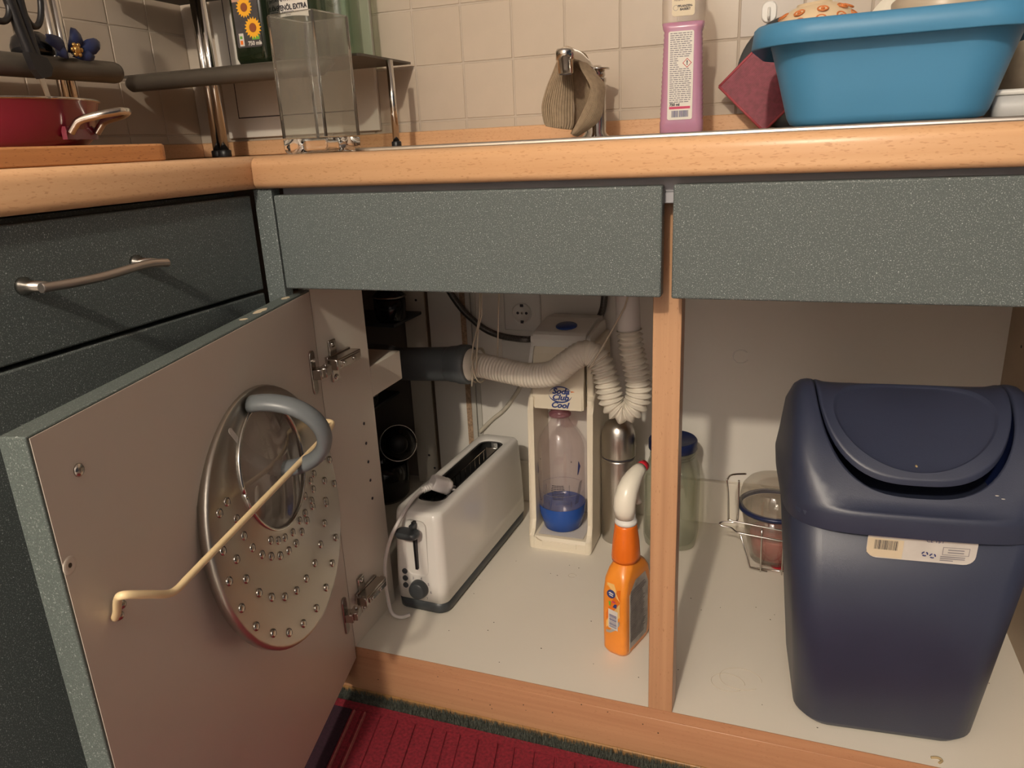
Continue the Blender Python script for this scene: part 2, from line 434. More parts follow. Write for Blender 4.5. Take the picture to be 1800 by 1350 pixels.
def tile_mesh(w, h, mat):
    m_ = MB(); m_.box(-w/2, -0.006, -h/2, w/2, 0.000, h/2, 0.0008, 1)
    me = bpy.data.meshes.new('tile'); bmesh.ops.recalc_face_normals(m_.bm, faces=m_.bm.faces[:])
    m_.bm.to_mesh(me); m_.bm.free(); me.materials.append(M[mat]); return me
G = 0.0036
full = [tile_mesh(T - G, T - G, k) for k in ('tile', 'tile', 'tile_b', 'tile')]
low = [tile_mesh(T - G, 0.024 - G, k) for k in ('tile', 'tile_b')]
pink = tile_mesh(T - G, T - G, 'tile_c')
rt = random.Random(3)
zrows = [(1.033 + T*j + T/2) for j in (-1, 0, 1)]
for k in range(-6, 13):
    x = -0.1435 + T*k + T/2
    if x < XL + 0.02: continue
    for z in zrows + [0.911]:
        me = low[rt.randrange(2)] if z == 0.911 else full[rt.randrange(4)]
        if k == 6 and abs(z - zrows[1]) < 0.01: me = pink
        o = link('tile', me, wall_back, (x, YW + 0.006, z))
for k in range(0, 8):
    y = YW - T*k - T/2
    for z in zrows + [0.911]:
        me = low[rt.randrange(2)] if z == 0.911 else full[rt.randrange(4)]
        o = link('tile', me, wall_left, (XL - 0.006, y, z)); o.rotation_euler = (0, 0, radians(90))

# beech upstand where the worktops meet the walls
mb = MB(); mb.box(XL + 0.001, YW - 0.014, ZT + 0.0005, 1.4, YW, 0.9032, 0.002, 1); mb.build('trim_1', 'beech_x', kind='structure')
mb = MB(); mb.box(XL, -0.9, ZT + 0.0005, XL + 0.014, YW - 0.0145, 0.9032, 0.002, 1); mb.build('trim_2', 'beech_y', kind='structure')

# ------------------------------------------------------------------ worktops
def nose(r=0.013, t=0.04, n=6):
    """rounded front edge profile: (distance back from the front, height)"""
    p = []
    for i in range(n + 1):
        a = pi/2 * i / n; p.append((r - r*sin(a), -r + r*cos(a)))
    for i in range(n + 1):
        a = pi/2 * i / n; p.append((0.009 - 0.009*cos(a), -t + 0.009 - 0.009*sin(a)))
    return p
YF = -0.0102; XE = -0.0197
mb = MB()
prof = [(0.06, 0.0)] + nose() + [(0.06, -0.04)]
mb.prism([(YF + a, ZT + z) for a, z in prof], 'X', XE + 0.0004, 1.4, True)
mb.box(XE + 0.0004, 0.0498, ZT - 0.04, 0.14, YW, ZT)
mb.box(0.14, 0.60, ZT - 0.04, 1.4, YW, ZT)
mb.box(0.60, 0.0498, ZT - 0.04, 1.4, 0.60, ZT)
wt = mb.build('worktop', 'beech_x'); tag(wt, 'long beech worktop with rounded front edge carrying the steel sink', 'worktop')
for p in wt.data.polygons:
    if abs(p.normal.x) > 0.9: p.use_smooth = False
mb = MB()
mb.prism([(XE - a, ZT + z) for a, z in prof], 'Y', -1.0, YW, True)
mb.box(XL, -1.0, ZT - 0.04, XE - 0.06, YW, ZT)
wt2 = mb.build('worktop', 'beech_y'); tag(wt2, 'left beech worktop running forward under the red pan and board', 'worktop')

# ------------------------------------------------------------------ sink
sink = thing('sink', 'stainless steel inset sink with thin raised rim in the worktop', 'sink', (0.60, 0.32, ZT))
def srim(off, z): return [(x, y, z) for x, y in rrect(1.04 + off, 0.54 + off, 0.04 + off/2, 8)]
mb = MB()
outer = srim(0, 0.0004); bead = srim(0, 0.0045); bead2 = srim(-0.008, 0.0045); inn = srim(-0.014, 0.0028)
hole = [(x - 0.23, y, 0.0026) for x, y in rrect(0.40, 0.46, 0.06, 8)]
mb.loft([outer, bead, bead2, inn], True, False, False)
R1 = [mb.bm.verts.new(p) for p in inn]; 
mb.loft([inn, [( -0.23 + (x+0.23)*1.0, y, 0.0026) for x, y, z in hole]], True, False, False, False)
mb.build('rim', 'steel_x', sink)
mb = MB()
mb.loft([[(x, y, 0.0025) for x, y, z in hole], [(-0.23 + (x+0.23)*0.93, y*0.93, -0.155) for x, y, z in hole]], True, False, True)
mb.build('bowl', 'steel_x', sink)
mb = MB()
for i in range(9):
    mb.box(0.03, -0.16 + i*0.04, 0.0026, 0.46, -0.150 + i*0.04, 0.0040, 0.0006, 1)
mb.build('drainer_rib', 'steel_x', sink, kind='stuff')

# ------------------------------------------------------------------ sink cabinet
cab = thing('sink_cabinet', 'open kitchen sink cabinet with grey speckled fronts and beech post', 'cabinet', (0, 0, 0))
mb = MB().mat('melamine'); mb.box(-0.018, 0.0525, 0.0790, 1.008, 0.634, ZF)
mb.build('bottom_panel', None, cab)
mb = MB(); mb.box(-0.018, 0.0510, 0.0790, 1.008, 0.0523, ZF + 0.0002); mb.build('front_edge', 'beech_plinth', cab)
mb = MB(); mb.box(-0.06, 0.0515, 0.0125, 1.2, 0.066, 0.0785, 0.0008, 1); mb.build('plinth', 'beech_plinth', cab)
mb = MB(); mb.box(-0.06, 0.0495, 0.0, 1.2, 0.066, 0.0123, 0.0015, 1); mb.build('plinth_seal', 'amber', cab)
mb = MB(); mb.box(-0.018, 0.0512, ZF, 0.0, 0.187, 0.828); sp = mb.build('side_panel', 'melamine', cab)
for z in (0.4504, 0.4160, 0.3832, 0.3501, 0.317):
    mb = MB(); mb.lathe([(0.0026, 0), (0.0026, 0.0006), (0.0018, 0.0008)], n=12); o = mb.build('pin_hole', 'ink', sp)
    o.matrix_local = Matrix.Translation((0.0, 0.151, z)) @ Matrix.Rotation(pi/2, 4, 'Y')
mb = MB(); mb.box(0.9905, 0.0512, ZF, 1.008, 0.634, 0.828); sp2 = mb.build('side_panel', 'chip_side', cab)
for z in (0.52, 0.45, 0.30):
    mb = MB(); mb.lathe([(0.0026, 0), (0.0026, 0.0006)], n=12); o = mb.build('pin_hole', 'ink', sp2)
    o.matrix_local = Matrix.Translation((0.9905, 0.55, z)) @ Matrix.Rotation(-pi/2, 4, 'Y')
mb = MB(); mb.box(0.4800, 0.0512, ZF, 0.5139, 0.081, 0.812, 0.0008, 1); mb.build('centre_post', 'beech_z', cab)
mb = MB(); mb.box(-0.008, 0.634, 0.06, 1.008, 0.640, 0.828); bp = mb.build('back_panel', 'melamine_back', cab)
mb = MB()
ring = [(0.5525 + 0.0145*cos(a), 0.6336, 0.4565 + 0.0135*sin(a)) for a in [radians(40 + 7*i) for i in range(43)]]
mb.tube(ring, 0.0011, 6); mb.build('pale_ring', 'mark_pale', bp)  # thin pale open ring on the back panel, right of the post
mb = MB(); mb.box(0.001, 0.6212, ZF, 0.990, 0.6338, 0.1903, 0.0008, 1); mb.build('back_rail', 'melamine', cab)
# fixed drawer fronts and the grey sealing strip behind them
mb = MB(); mb.box(0.0, 0.0, 0.6994, 0.4970, 0.019, 0.8204, 0.0022, 2); mb.build('drawer_front', 'laminate', cab)
mb = MB(); mb.box(0.5085, 0.0, 0.6985, 1.010, 0.019, 0.8212, 0.0022, 2); mb.build('drawer_front', 'laminate', cab)
mb = MB(); mb.box(-0.002, 0.024, 0.812, 1.010, 0.050, 0.8285, 0.001, 1); mb.box(0.4955, 0.022, 0.800, 0.5105, 0.050, 0.8120, 0.001, 1)
mb.build('seal_strip', 'grey_plastic', cab)
mb = MB(); mb.box(-0.0310, 0.001, 0.06, -0.0030, 0.019, 0.8285, 0.0008, 1); mb.build('corner_filler', 'laminate', cab)
# crumbs and stains on the cabinet floor
mb = MB()
for cx, cy, r in ((0.583, 0.137, 0.024), (0.600, 0.150, 0.030), (0.285, 0.352, 0.0075)):
    mb.tube([(cx + r*cos(a), cy + r*0.8*sin(a), ZF + 0.0001) for a in [radians(8*i) for i in range(41)]], 0.00035, 4)
mb.build('ring_stain', 'stain', cab, kind='stuff')
rc = random.Random(5)
mb = MB()
for i in range(46):
    x = rc.uniform(0.12, 0.95); y = rc.uniform(0.06, 0.40)
    mb.sphere((x, y, ZF + 0.0005), (rc.uniform(0.0005, 0.0013), rc.uniform(0.0005, 0.001), 0.0005), 6)
for i in range(14):
    x = rc.uniform(0.02, 0.6); mb.sphere((x, 0.0512, rc.uniform(0.03, 0.09)), (rc.uniform(0.0006, 0.0014), 0.0004, rc.uniform(0.0006, 0.0012)), 6)
mb.build('crumbs', 'crumb_dark', cab, kind='stuff')
mb = MB(); mb.tube(smooth_path([(0.840, 0.066, ZF+0.0012), (0.848, 0.068, ZF+0.0012), (0.852, 0.064, ZF+0.0012), (0.848, 0.059, ZF+0.0012)], 5), 0.0016, 8)
tag(mb.build('food_scrap', 'crumb'), 'small curled brown food scrap on the cabinet floor before the bin', 'scrap')

# ---- the open door: local x runs out along the door, y points into the room, z up
HX, HY = 0.002, 0.045
DA = math.atan2(-0.9728, 0.2317)
mb = MB().mat('lam_edge'); mb.box(-0.005, -0.0222, 0.0760, 0.544, 0.0, 0.6885, 0.0016, 2)
mb.mat('melamine_door'); mb.box(-0.002, -0.010, 0.0785, 0.5405, 0.0006, 0.6860)
door = mb.build('door', None, cab)
door.location = (HX, HY, 0); door.rotation_euler = (0, 0, DA)
def DP(s, off, z):
    return Vector((HX, HY, 0)) + Vector((0.2317, -0.9728, 0))*s + Vector((0.9728, 0.2317, 0))*off + Vector((0, 0, z))
def screw_head(parent, s, z, r=0.0045):
    mb = MB(); mb.lathe([(r, 0), (r, 0.0012), (r*0.7, 0.0028), (0.0008, 0.0030)], n=16)
    o = mb.build('screw', 'nickel', parent); o.matrix_local = Matrix.Translation((s, 0.0005, z)) @ Matrix.Rotation(-pi/2, 4, 'X'); return o
screw_head(door, 0.502, 0.644, 0.0055)
mb = MB(); mb.lathe([(0.0075, 0), (0.0070, 0.0005), (0.0022, 0.0006), (0.0018, 0.0002)], n=18)
o = mb.build('plugged_hole', 'melamine_door', door); o.matrix_local = Matrix.Translation((0.534, 0.0005, 0.579)) @ Matrix.Rotation(-pi/2, 4, 'X')
mb = MB(); mb.disc((0, 0, 0.0007), (1,0,0), (0,1,0), 0.0020, 10)
o = mb.build('hole', 'crumb_dark', door); o.matrix_local = Matrix.Translation((0.534, 0.0005, 0.579)) @ Matrix.Rotation(-pi/2, 4, 'X')
# bare wear patches on the top edge of the door
for s0, s1, w in ((0.045, 0.064, 0.006), (0.115, 0.150, 0.007), (0.172, 0.184, 0.006)):
    n = 14; mb = MB(); mb.poly([(s0 + (s1-s0)*(0.5+0.5*cos(2*pi*i/n)), -0.010 + w*sin(2*pi*i/n)*(0.8 + 0.2*cos(3*i)), 0.6889) for i in range(n)])
    mb.build('wear_patch', 'label_cream', door)

def hinge(zc):
    mb = MB()
    W = lambda s, o, z: DP(s, o, z)
    # cup plate on the door, slim and tall with rounded ends
    R = Matrix.Translation((HX, HY, 0)) @ Matrix.Rotation(DA, 4, 'Z')
    pl = [(0.0225 + x, zc + z) for x, z in rrect(0.016, 0.064, 0.0075, 5)]
    mb.loft([[tuple(R @ Vector((s, o, z))) for s, z in pl] for o in (0.0006, 0.0032)], True, True, True)
    # cup hollow and knuckle
    mb.box(0.012, 0.003, zc - 0.009, 0.030, 0.016, zc + 0.006, 0.001, 1, R)
    mb.box(0.004, 0.010, zc - 0.007, 0.026, 0.0225, zc + 0.007, 0.001, 1, R)
    # arm lying along the cabinet side
    mb.box(0.006, 0.062, zc - 0.008, 0.024, 0.128, zc + 0.008, 0.0012, 1)
    mb.box(0.0238, 0.070, zc - 0.0045, 0.0260, 0.124, zc + 0.0045, 0.0006, 1)
    mb.box(0.010, 0.120, zc - 0.006, 0.020, 0.134, zc + 0.006, 0.001, 1)
    # mounting plate with its two wings
    mb.box(0.0002, 0.066, zc - 0.010, 0.006, 0.128, zc + 0.010, 0.0008, 1)
    for sg in (-1, 1):
        mb.box(0.0002, 0.076, zc + sg*0.020 - 0.012, 0.0045, 0.094, zc + sg*0.020 + 0.012, 0.0015, 2)
    h = mb.build('hinge', 'nickel', cab)
    for sg in (-1, 1):
        m2 = MB(); m2.lathe([(0.0045, 0), (0.0042, 0.0015), (0.001, 0.002)], n=14); o = m2.build('screw', 'chrome', h)
        o.matrix_local = Matrix.Translation((0.0045, 0.085, zc + sg*0.025)) @ Matrix.Rotation(pi/2, 4, 'Y')
    for yy in (0.078, 0.104):
        m2 = MB(); m2.lathe([(0.0032, 0), (0.0030, 0.0016), (0.001, 0.0018)], n=14); o = m2.build('screw', 'chrome', h)
        o.matrix_local = Matrix.Translation((0.0260, yy, zc)) @ Matrix.Rotation(pi/2, 4, 'Y')
    m2 = MB(); m2.lathe([(0.0022, -0.010), (0.0022, 0.010)], n=10); o = m2.build('pin', 'chrome', h)
    o.location = tuple(DP(0.012, 0.0165, zc))
hinge(0.5755); hinge(0.176)

# ------------------------------------------------------------------ corner cabinet behind the left post
cc = thing('corner_cabinet', 'dark blind corner cupboard seen past the narrow white side panel', 'cabinet', (0, 0, 0))
mb = MB(); mb.box(-0.70, 0.10, 0.0795, -0.0185, 0.690, ZF); mb.build('bottom_panel', 'melamine', cc)
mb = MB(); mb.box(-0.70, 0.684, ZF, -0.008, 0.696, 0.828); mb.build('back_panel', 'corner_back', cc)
mb = MB(); mb.box(-0.716, 0.10, 0.0795, -0.70, 0.696, 0.828); mb.build('side_panel', 'melamine', cc)
mb = MB(); mb.box(-0.55, 0.1885, 0.4835, 0.0, 0.290, 0.5350, 0.001, 1); mb.build('shelf', 'melamine', cc)
mb = MB(); mb.box(-0.55, 0.44, 0.320, -0.215, 0.654, 0.326, 0.001, 1); mb.build('shelf', 'dark_grey', cc)
mb = MB(); mb.box(-0.55, 0.525, 0.513, -0.140, 0.654, 0.520, 0.001, 1); mb.build('shelf', 'dark_grey', cc)
mb = MB().mat('melamine'); mb.box(-0.185, 0.655, ZF, -0.132, 0.6838, 0.828, 0.001, 1)
mb.mat('chip_side'); mb.box(-0.1318, 0.656, ZF, -0.1300, 0.6838, 0.828)
up = mb.build('upright_board', None, cc)
for z in (0.168, 0.136, 0.70, 0.545):
    m2 = MB(); m2.lathe([(0.0028, 0), (0.0028, 0.0006)], n=12); o = m2.build('pin_hole', 'ink', up)
    o.matrix_local = Matrix.Translation((-0.152 + (0.012 if z < 0.15 else 0), 0.655, z)) @ Matrix.Rotation(pi/2, 4, 'X')
mb = MB().mat('melamine_back'); mb.box(-0.115, 0.640, ZF, -0.0385, 0.648, 0.828)
mb.mat('chipboard'); mb.box(-0.0384, 0.6395, ZF, -0.0225, 0.6835, 0.828)
mb.build('cut_panel', None, cc)
for x0 in (-0.0220, -0.0090):
    mb = MB(); mb.box(x0, 0.630, ZF, x0 + 0.0115, 0.6338 if x0 > -0.01 else 0.645, 0.828, 0.0012, 1); mb.build('cover_strip', 'trim_grey', cc)

# ------------------------------------------------------------------ left drawer cabinet
lc = thing('drawer_cabinet', 'grey speckled drawer unit left of the open sink cabinet', 'cabinet', (0, 0, 0))
mb = MB(); mb.box(-0.60, -0.90, 0.08, -0.0525, -0.010, 0.826); mb.build('body', 'lam_edge', lc)
mb = MB(); mb.box(-0.0510, -0.90, 0.6990, -0.0310, -0.0055, 0.8215, 0.002, 2); df = mb.build('drawer_front', 'laminate', lc)
mb = MB(); mb.box(-0.0510, -0.90, 0.085, -0.0310, -0.0055, 0.6945, 0.002, 2); mb.build('cupboard_door', 'laminate', lc)
mb = MB(); mb.box(-0.60, -0.90, 0.0, -0.085, -0.010, 0.0795); mb.build('plinth', 'lam_edge', lc)
# wavy bar handle
hp = smooth_path([(-0.0010, -0.346, 0.7660), (0.000, -0.325, 0.7652), (0.001, -0.300, 0.7648), (0.001, -0.275, 0.7652), (0.001, -0.250, 0.7668), (0.000, -0.228, 0.7678), (-0.001, -0.208, 0.7668), (-0.001, -0.194, 0.7648)], 6)
mb = MB(); mb.tube(hp, 0.0045, 12); hd = mb.build('handle', 'handle_grey', df)
for y, z in ((-0.340, 0.7662), (-0.2080, 0.7668)):
    mb = MB(); mb.lathe([(0.0085, 0), (0.0085, 0.004), (0.0055, 0.008), (0.0048, 0.030)], n=18)
    o = mb.build('handle_post', 'nickel', df); o.matrix_local = Matrix.Translation((-0.0312, y, z)) @ Matrix.Rotation(pi/2, 4, 'Y')

# ------------------------------------------------------------------ rug and mat on the kitchen floor
rug = thing('rug', 'dark red ribbed rug on the floor below the open cabinet', 'rug', (0, 0, 0))
# the rug lies a little askew; its far edge runs along the plinth
RA = radians(0.3); RO = Vector((0.0, 0.0195, 0))
def RP(a, b_, z): return (RO.x + a*cos(RA) - b_*sin(RA) - 0.22*b_, RO.y + a*sin(RA) + b_*cos(RA), z)
RX0 = -0.075
def rbar(mb, a0, a1, b0, b1, z0, z1):
    mb.loft([[RP(a, b_, z0) for a, b_ in ((a0,b0),(a1,b0),(a1,b1),(a0,b1))], [RP(a, b_, z1) for a, b_ in ((a0+0.001,b0),(a1-0.001,b0),(a1-0.001,b1),(a0+0.001,b1))]], True, True, True, False)
mb = MB(); rbar(mb, RX0, 1.0, -0.75, 0.0, 0.006, 0.0105); mb.build('backing', 'rug_red', rug)
mb = MB(); rbar(mb, RX0, 1.0, -0.014, 0.001, 0.0105, 0.0135); mb.build('border', 'rug_red', rug)
mb = MB(); rbar(mb, RX0, 0.008, -0.75, -0.0145, 0.0105, 0.0130); mb.build('dark_stripe', 'rug_dark', rug)
a = 0.0105
rr_ = random.Random(11)
k = 0
while a < 0.9:
    w = rr_.choice((0.020, 0.024, 0.028)) if k > 2 else (0.004, 0.010, 0.004)[k]
    mb = MB(); rbar(mb, a, a + w, -0.75, -0.0148, 0.0105, 0.0130 + rr_.uniform(0, 0.001))
    mb.build('pale_stripe' if k in (0, 2) else 'rib', 'rug_light' if k in (0, 2) else 'rug_red', rug)
    a += w + 0.0028; k += 1
mat_ = thing('floor_mat', 'grey green fuzzy mat strip between the rug and the beech plinth', 'mat', (0, 0, 0))
mb = MB(); mb.box(-0.083, -0.75, 0.0, 1.0, 0.046, 0.0055); mb.build('base', 'mat_green', mat_)
rp = random.Random(4)
mb = MB()
for i in range(9000):
    x = rp.uniform(-0.078, 0.75); y = rp.uniform(0.0185, 0.0475)
    h = rp.uniform(0.006, 0.013); dx, dy = rp.uniform(-0.004, 0.004), rp.uniform(-0.003, 0.003); w = 0.0007
    an = rp.uniform(0, pi)
    mb.face([mb.bm.verts.new(p) for p in ((x - w*cos(an), y - w*sin(an), 0.0055), (x + w*cos(an), y + w*sin(an), 0.0055), (x + dx, y + dy, 0.0055 + h))])
mb.build('pile', 'mat_green', mat_, kind='stuff', fix=False)
# ------------------------------------------------------------------ perforated lid and its wire holder on the door
lid = thing('pot_lid', 'round perforated steel lid with glass window hanging on the cupboard door', 'lid', (0.08063, -0.16604, 0.46148))
lid.matrix_world = Matrix(((0.20915, 0.96728, -0.14358, 0.08063), (-0.97788, 0.20689, -0.03071, -0.16604), (0.0, 0.14683, 0.98916, 0.46148), (0, 0, 0, 1)))
LR = 0.1545
LO = 0.0220
GC = (-0.0020, 0.0610); GR = 0.0750      # glass window centre and radius, relative to the lid centre
def lp(c, r, o, i, n=72): a = 2*pi*i/n; return (c[0] + r*cos(a), o - 0.0220, c[1] + r*sin(a))
N = 72
mb = MB()
loops = []
for (t, o) in ((0.0, 0.0245), (0.03, 0.0228), (0.5, 0.0222), (0.97, 0.0220)):
    loops.append([tuple(Vector(lp(GC, GR, o, i))*(1-t) + Vector(lp((0,0), LR, o, i))*t) for i in range(N)])
loops.append([lp((0,0), LR, 0.0212, i) for i in range(N)])
loops.append([lp((0,0), LR + 0.0015, 0.018, i) for i in range(N)])
loops.append([lp((0,0), LR + 0.0006, 0.0095, i) for i in range(N)])
loops.append([lp((0,0), LR - 0.003, 0.0090, i) for i in range(N)])
loops.append([lp((0,0), LR - 0.004, 0.0195, i) for i in range(N)])
loops.append([lp(GC, GR + 0.001, 0.0195, i) for i in range(N)])
loops.append(loops[0])
mb.loft(loops, True, False, False); mb.build('disc', 'steel_lid', lid)
mb = MB(); mb.tube([lp(GC, GR - 0.0005, 0.0250, i, 64) for i in range(65)], 0.0022, 8); mb.build('window_ring', 'chrome', lid)
mb = MB()
gl = []
for k in range(9):
    t = k/8; gl.append([lp(GC, max(0.0006, GR*(1-t)), 0.0235 + 0.008*(1-(1-t)**2), i, 48) for i in range(48)])
mb.loft(gl, True, False, True); mb.build('glass_window', 'lid_glass', lid)
# arched grey grip: stands out from the lid, one foot above and one below the window centre
mb = MB()
S0, S1 = Vector((0.0095, 0.0035, 0.1420)), Vector((-0.0206, 0.0045, 0.0490))
pts = [];
for i in range(33):
    a = pi*i/32; m_ = (S0 + S1)/2; pts.append(m_ + (S0 - S1)/2*cos(a)*1.02 + Vector((0, 0.068*sin(a)**0.9, 0)))
def oval_tube(mb, pts, ra, rb, side):
    side = Vector(side); R_ = []
    for i, p in enumerate(pts):
        t = (pts[min(i+1, len(pts)-1)] - pts[max(i-1, 0)]).normalized(); v = t.cross(side).normalized(); s_ = v.cross(t).normalized()
        k = 1.0 if 2 < i < len(pts) - 3 else 1.0
        R_.append([tuple(p + s_*ra*k*cos(2*pi*j/16) + v*rb*k*sin(2*pi*j/16)) for j in range(16)])
    mb.loft(R_, True, True, True)
sd = (S0 - S1).cross(Vector((0,1,0))).normalized()
oval_tube(mb, pts, 0.0125, 0.0085, sd); mb.build('grip', 'grip_grey', lid)
holes = [(0.1033,0.0672),(0.121,0.0633),(0.0967,0.0437),(0.1173,0.0362),(0.0937,0.0216),(0.0858,0.0024),(0.0726,-0.0139),(0.0483,-0.0099),(0.034,-0.0182),(0.0184,-0.0232),(-0.0016,-0.0276),(0.0569,-0.0256),(0.039,-0.0355),(0.0186,-0.0407),(-0.0019,-0.0426),(-0.0221,-0.0383),(0.1352,0.0279),(0.1185,0.0079),(0.1137,-0.0192),(0.0995,-0.0454),(0.0801,-0.0641),(0.0555,-0.0798),(0.0278,-0.0896),(-0.0005,-0.0912),(-0.0304,-0.0877),(-0.0576,-0.0764),(-0.0833,-0.0596),(-0.1031,-0.0403),(0.1415,-0.004),(0.1364,-0.0395),(0.1228,-0.0717),(0.098,-0.0985),(0.0687,-0.1192),(0.0352,-0.1308),(-0.003,-0.1356),(-0.0399,-0.1299),(-0.0737,-0.1142),(-0.1025,-0.0919),(-0.0539,-0.0046),(-0.0672,-0.0179),(-0.0419,-0.033),(-0.079,0.0049),(-0.1296,0.015),(-0.1475,0.0045),(-0.0928,0.0082),(-0.0799,-0.0078),(-0.1163,-0.0128),(-0.1412,-0.029),(-0.1038,-0.0365),(-0.0658,-0.0253),(-0.0431,-0.0232),(-0.0247,-0.0238)]
mb = MB()
mb.lathe([(0.0052, 0.0), (0.0050, 0.0016), (0.0030, 0.0022), (0.0008, 0.0024)], n=14)
for f in mb.bm.faces: f.material_index = 0
mb.mats = ['nickel']; mb.mat('ink'); mb.poly([(0.0040*cos(2*pi*i/10)*0.55 - 0.0022, 0.0040*sin(2*pi*i/10), 0.0021) for i in range(10)])
h0 = mb.build('hole', None, lid)
for i, (s, z) in enumerate(holes):
    if math.hypot(s - GC[0], z - GC[1]) < GR + 0.006: 
        dx, dz = s - GC[0], z - GC[1]; l = math.hypot(dx, dz); s = GC[0] + dx/l*(GR + 0.010); z = GC[1] + dz/l*(GR + 0.010)
    o = h0 if i == 0 else link('hole', h0.data, lid)
    o.matrix_local = Matrix.Translation((s, -0.0002, z)) @ Matrix.Rotation(-pi/2, 4, 'X')
mb = MB(); mb.prism(rrect(0.007, 0.026, 0.0034, 5), 'Z', 0.0, 0.0006); o = mb.build('slot', 'label_white', lid)
o.matrix_local = Matrix.Translation((0.0535, 0.0003, 0.1206)) @ Matrix.Rotation(-pi/2, 4, 'X') @ Matrix.Rotation(radians(28), 4, 'Z')

rod = thing('lid_holder', 'cream coated wire rail screwed across the cupboard door', 'holder', tuple(DP(0.503, 0.0, 0.518)), DA)
def rl(s, o, z): return (s - 0.503, o, z - 0.518)
rp_ = smooth_path([rl(0.505, 0.004, 0.512), rl(0.510, 0.011, 0.521), rl(0.522, 0.024, 0.541), rl(0.530, 0.036, 0.551), rl(0.512, 0.043, 0.540), rl(0.487, 0.046, 0.525), rl(0.465, 0.047, 0.524)], 6)
rp_ += [Vector(rl(0.13, 0.0495, 0.5215))] + smooth_path([rl(0.104, 0.050, 0.5245), rl(0.096, 0.049, 0.5275), rl(0.0925, 0.044, 0.5285)], 4) + [Vector(rl(0.036, 0.0035, 0.508))]
mb = MB(); mb.tube(rp_, 0.0034, 12); mb.build('wire', 'rod_cream', rod)
for z, o_ in ((0.521, 0.008), (0.510, 0.0035)):
    mb = MB(); mb.lathe([(0.0045, -0.004), (0.0048, 0), (0.0030, 0.0025), (0.0006, 0.003)], n=14); o = mb.build('screw', 'nickel', rod)
    o.matrix_local = Matrix.Translation(rl(0.499, o_, z)) @ Matrix.Rotation(-pi/2, 4, 'X')

# ------------------------------------------------------------------ toaster
to = thing('toaster', 'white long slot toaster with dark grey base on cabinet floor', 'toaster', (0.062, 0.172, ZF), -math.atan2(0.045, 0.999))
def tsec(b_, z, w, y0, y1, r=0.012):
    return [(x, y + (y0 + y1)/2, z) for x, y in rrect(w, y1 - y0, r, 5)]
def bowed(b_, z, w, y0, y1, r, bow):
    out = []
    for x, y in rrect(w, y1 - y0, r, 6):
        yy = y + (y0+y1)/2
        k = 1 - (2*x/w)**2
        yy += (-bow if y < 0 else bow)*max(0, k)
        out.append((x, yy, z))
    return out
mb = MB()
mb.loft([bowed(0, 0.001, 0.090, 0.006, 0.370, 0.016, 0.004), bowed(0, 0.004, 0.097, 0.001, 0.376, 0.018, 0.005), bowed(0, 0.0235, 0.0985, 0.0, 0.377, 0.018, 0.005)], True, True, True)
mb.build('base', 'dark_grey', to)
mb = MB()
rings = []
for z, w, y0, y1 in ((0.0237, 0.0990, 0.0, 0.377), (0.06, 0.0980, 0.001, 0.3765), (0.12, 0.0945, 0.004, 0.375), (0.175, 0.0895, 0.008, 0.372), (0.183, 0.0880, 0.010, 0.371), (0.1880, 0.0840, 0.013, 0.368), (0.1895, 0.0780, 0.017, 0.364)):
    rings.append(bowed(0, z, w, y0, y1, 0.014, 0.005))
# top surface runs in to the bread slot
slot = [(x, y + 0.195, 0.1898) for x, y in rrect(0.054, 0.290, 0.020, 6)]
slot2 = [(x, y + 0.195, 0.1885) for x, y in rrect(0.052, 0.288, 0.019, 6)]
rings += [slot, slot2, [(x, y, 0.07) for x, y, z in slot2]]
mb.mat('toaster_white'); mb.loft(rings, True, True, False)
body = mb.build('body', None, to)
mb = MB(); mb.loft([[(x*0.97, y, 0.187) for x, y, z in slot2], [(x*0.95, y, 0.075) for x, y, z in slot2]], True, False, True); mb.build('slot_lining', 'inside_dark', to)
for xs in (-0.0135, 0.0135):
    mb = MB()
    for i in range(12): mb.box(xs - 0.0006, 0.075 + i*0.0215, 0.078, xs + 0.0006, 0.0762 + i*0.0215, 0.176)
    for z in (0.175, 0.14, 0.11): mb.box(xs - 0.0008, 0.062, z, xs + 0.0008, 0.328, z + 0.0016)
    mb.build('bread_guide', 'nickel', to)
mb = MB(); mb.box(-0.012, 0.255, 0.150, 0.012, 0.325, 0.1535, 0.001, 1); mb.box(-0.012, 0.322, 0.150, 0.012, 0.3255, 0.180, 0.001, 1); mb.build('bread_rest', 'steel_x', to)
mb = MB()
mb.loft([[(x, y + 0.195, 0.1872) for x, y in rrect(0.0535, 0.2895, 0.0198, 6)], [(x, y + 0.195, 0.1872) for x, y in rrect(0.042, 0.276, 0.015, 6)]], True, False, False); mb.build('slot_rim', 'black_gloss', to)
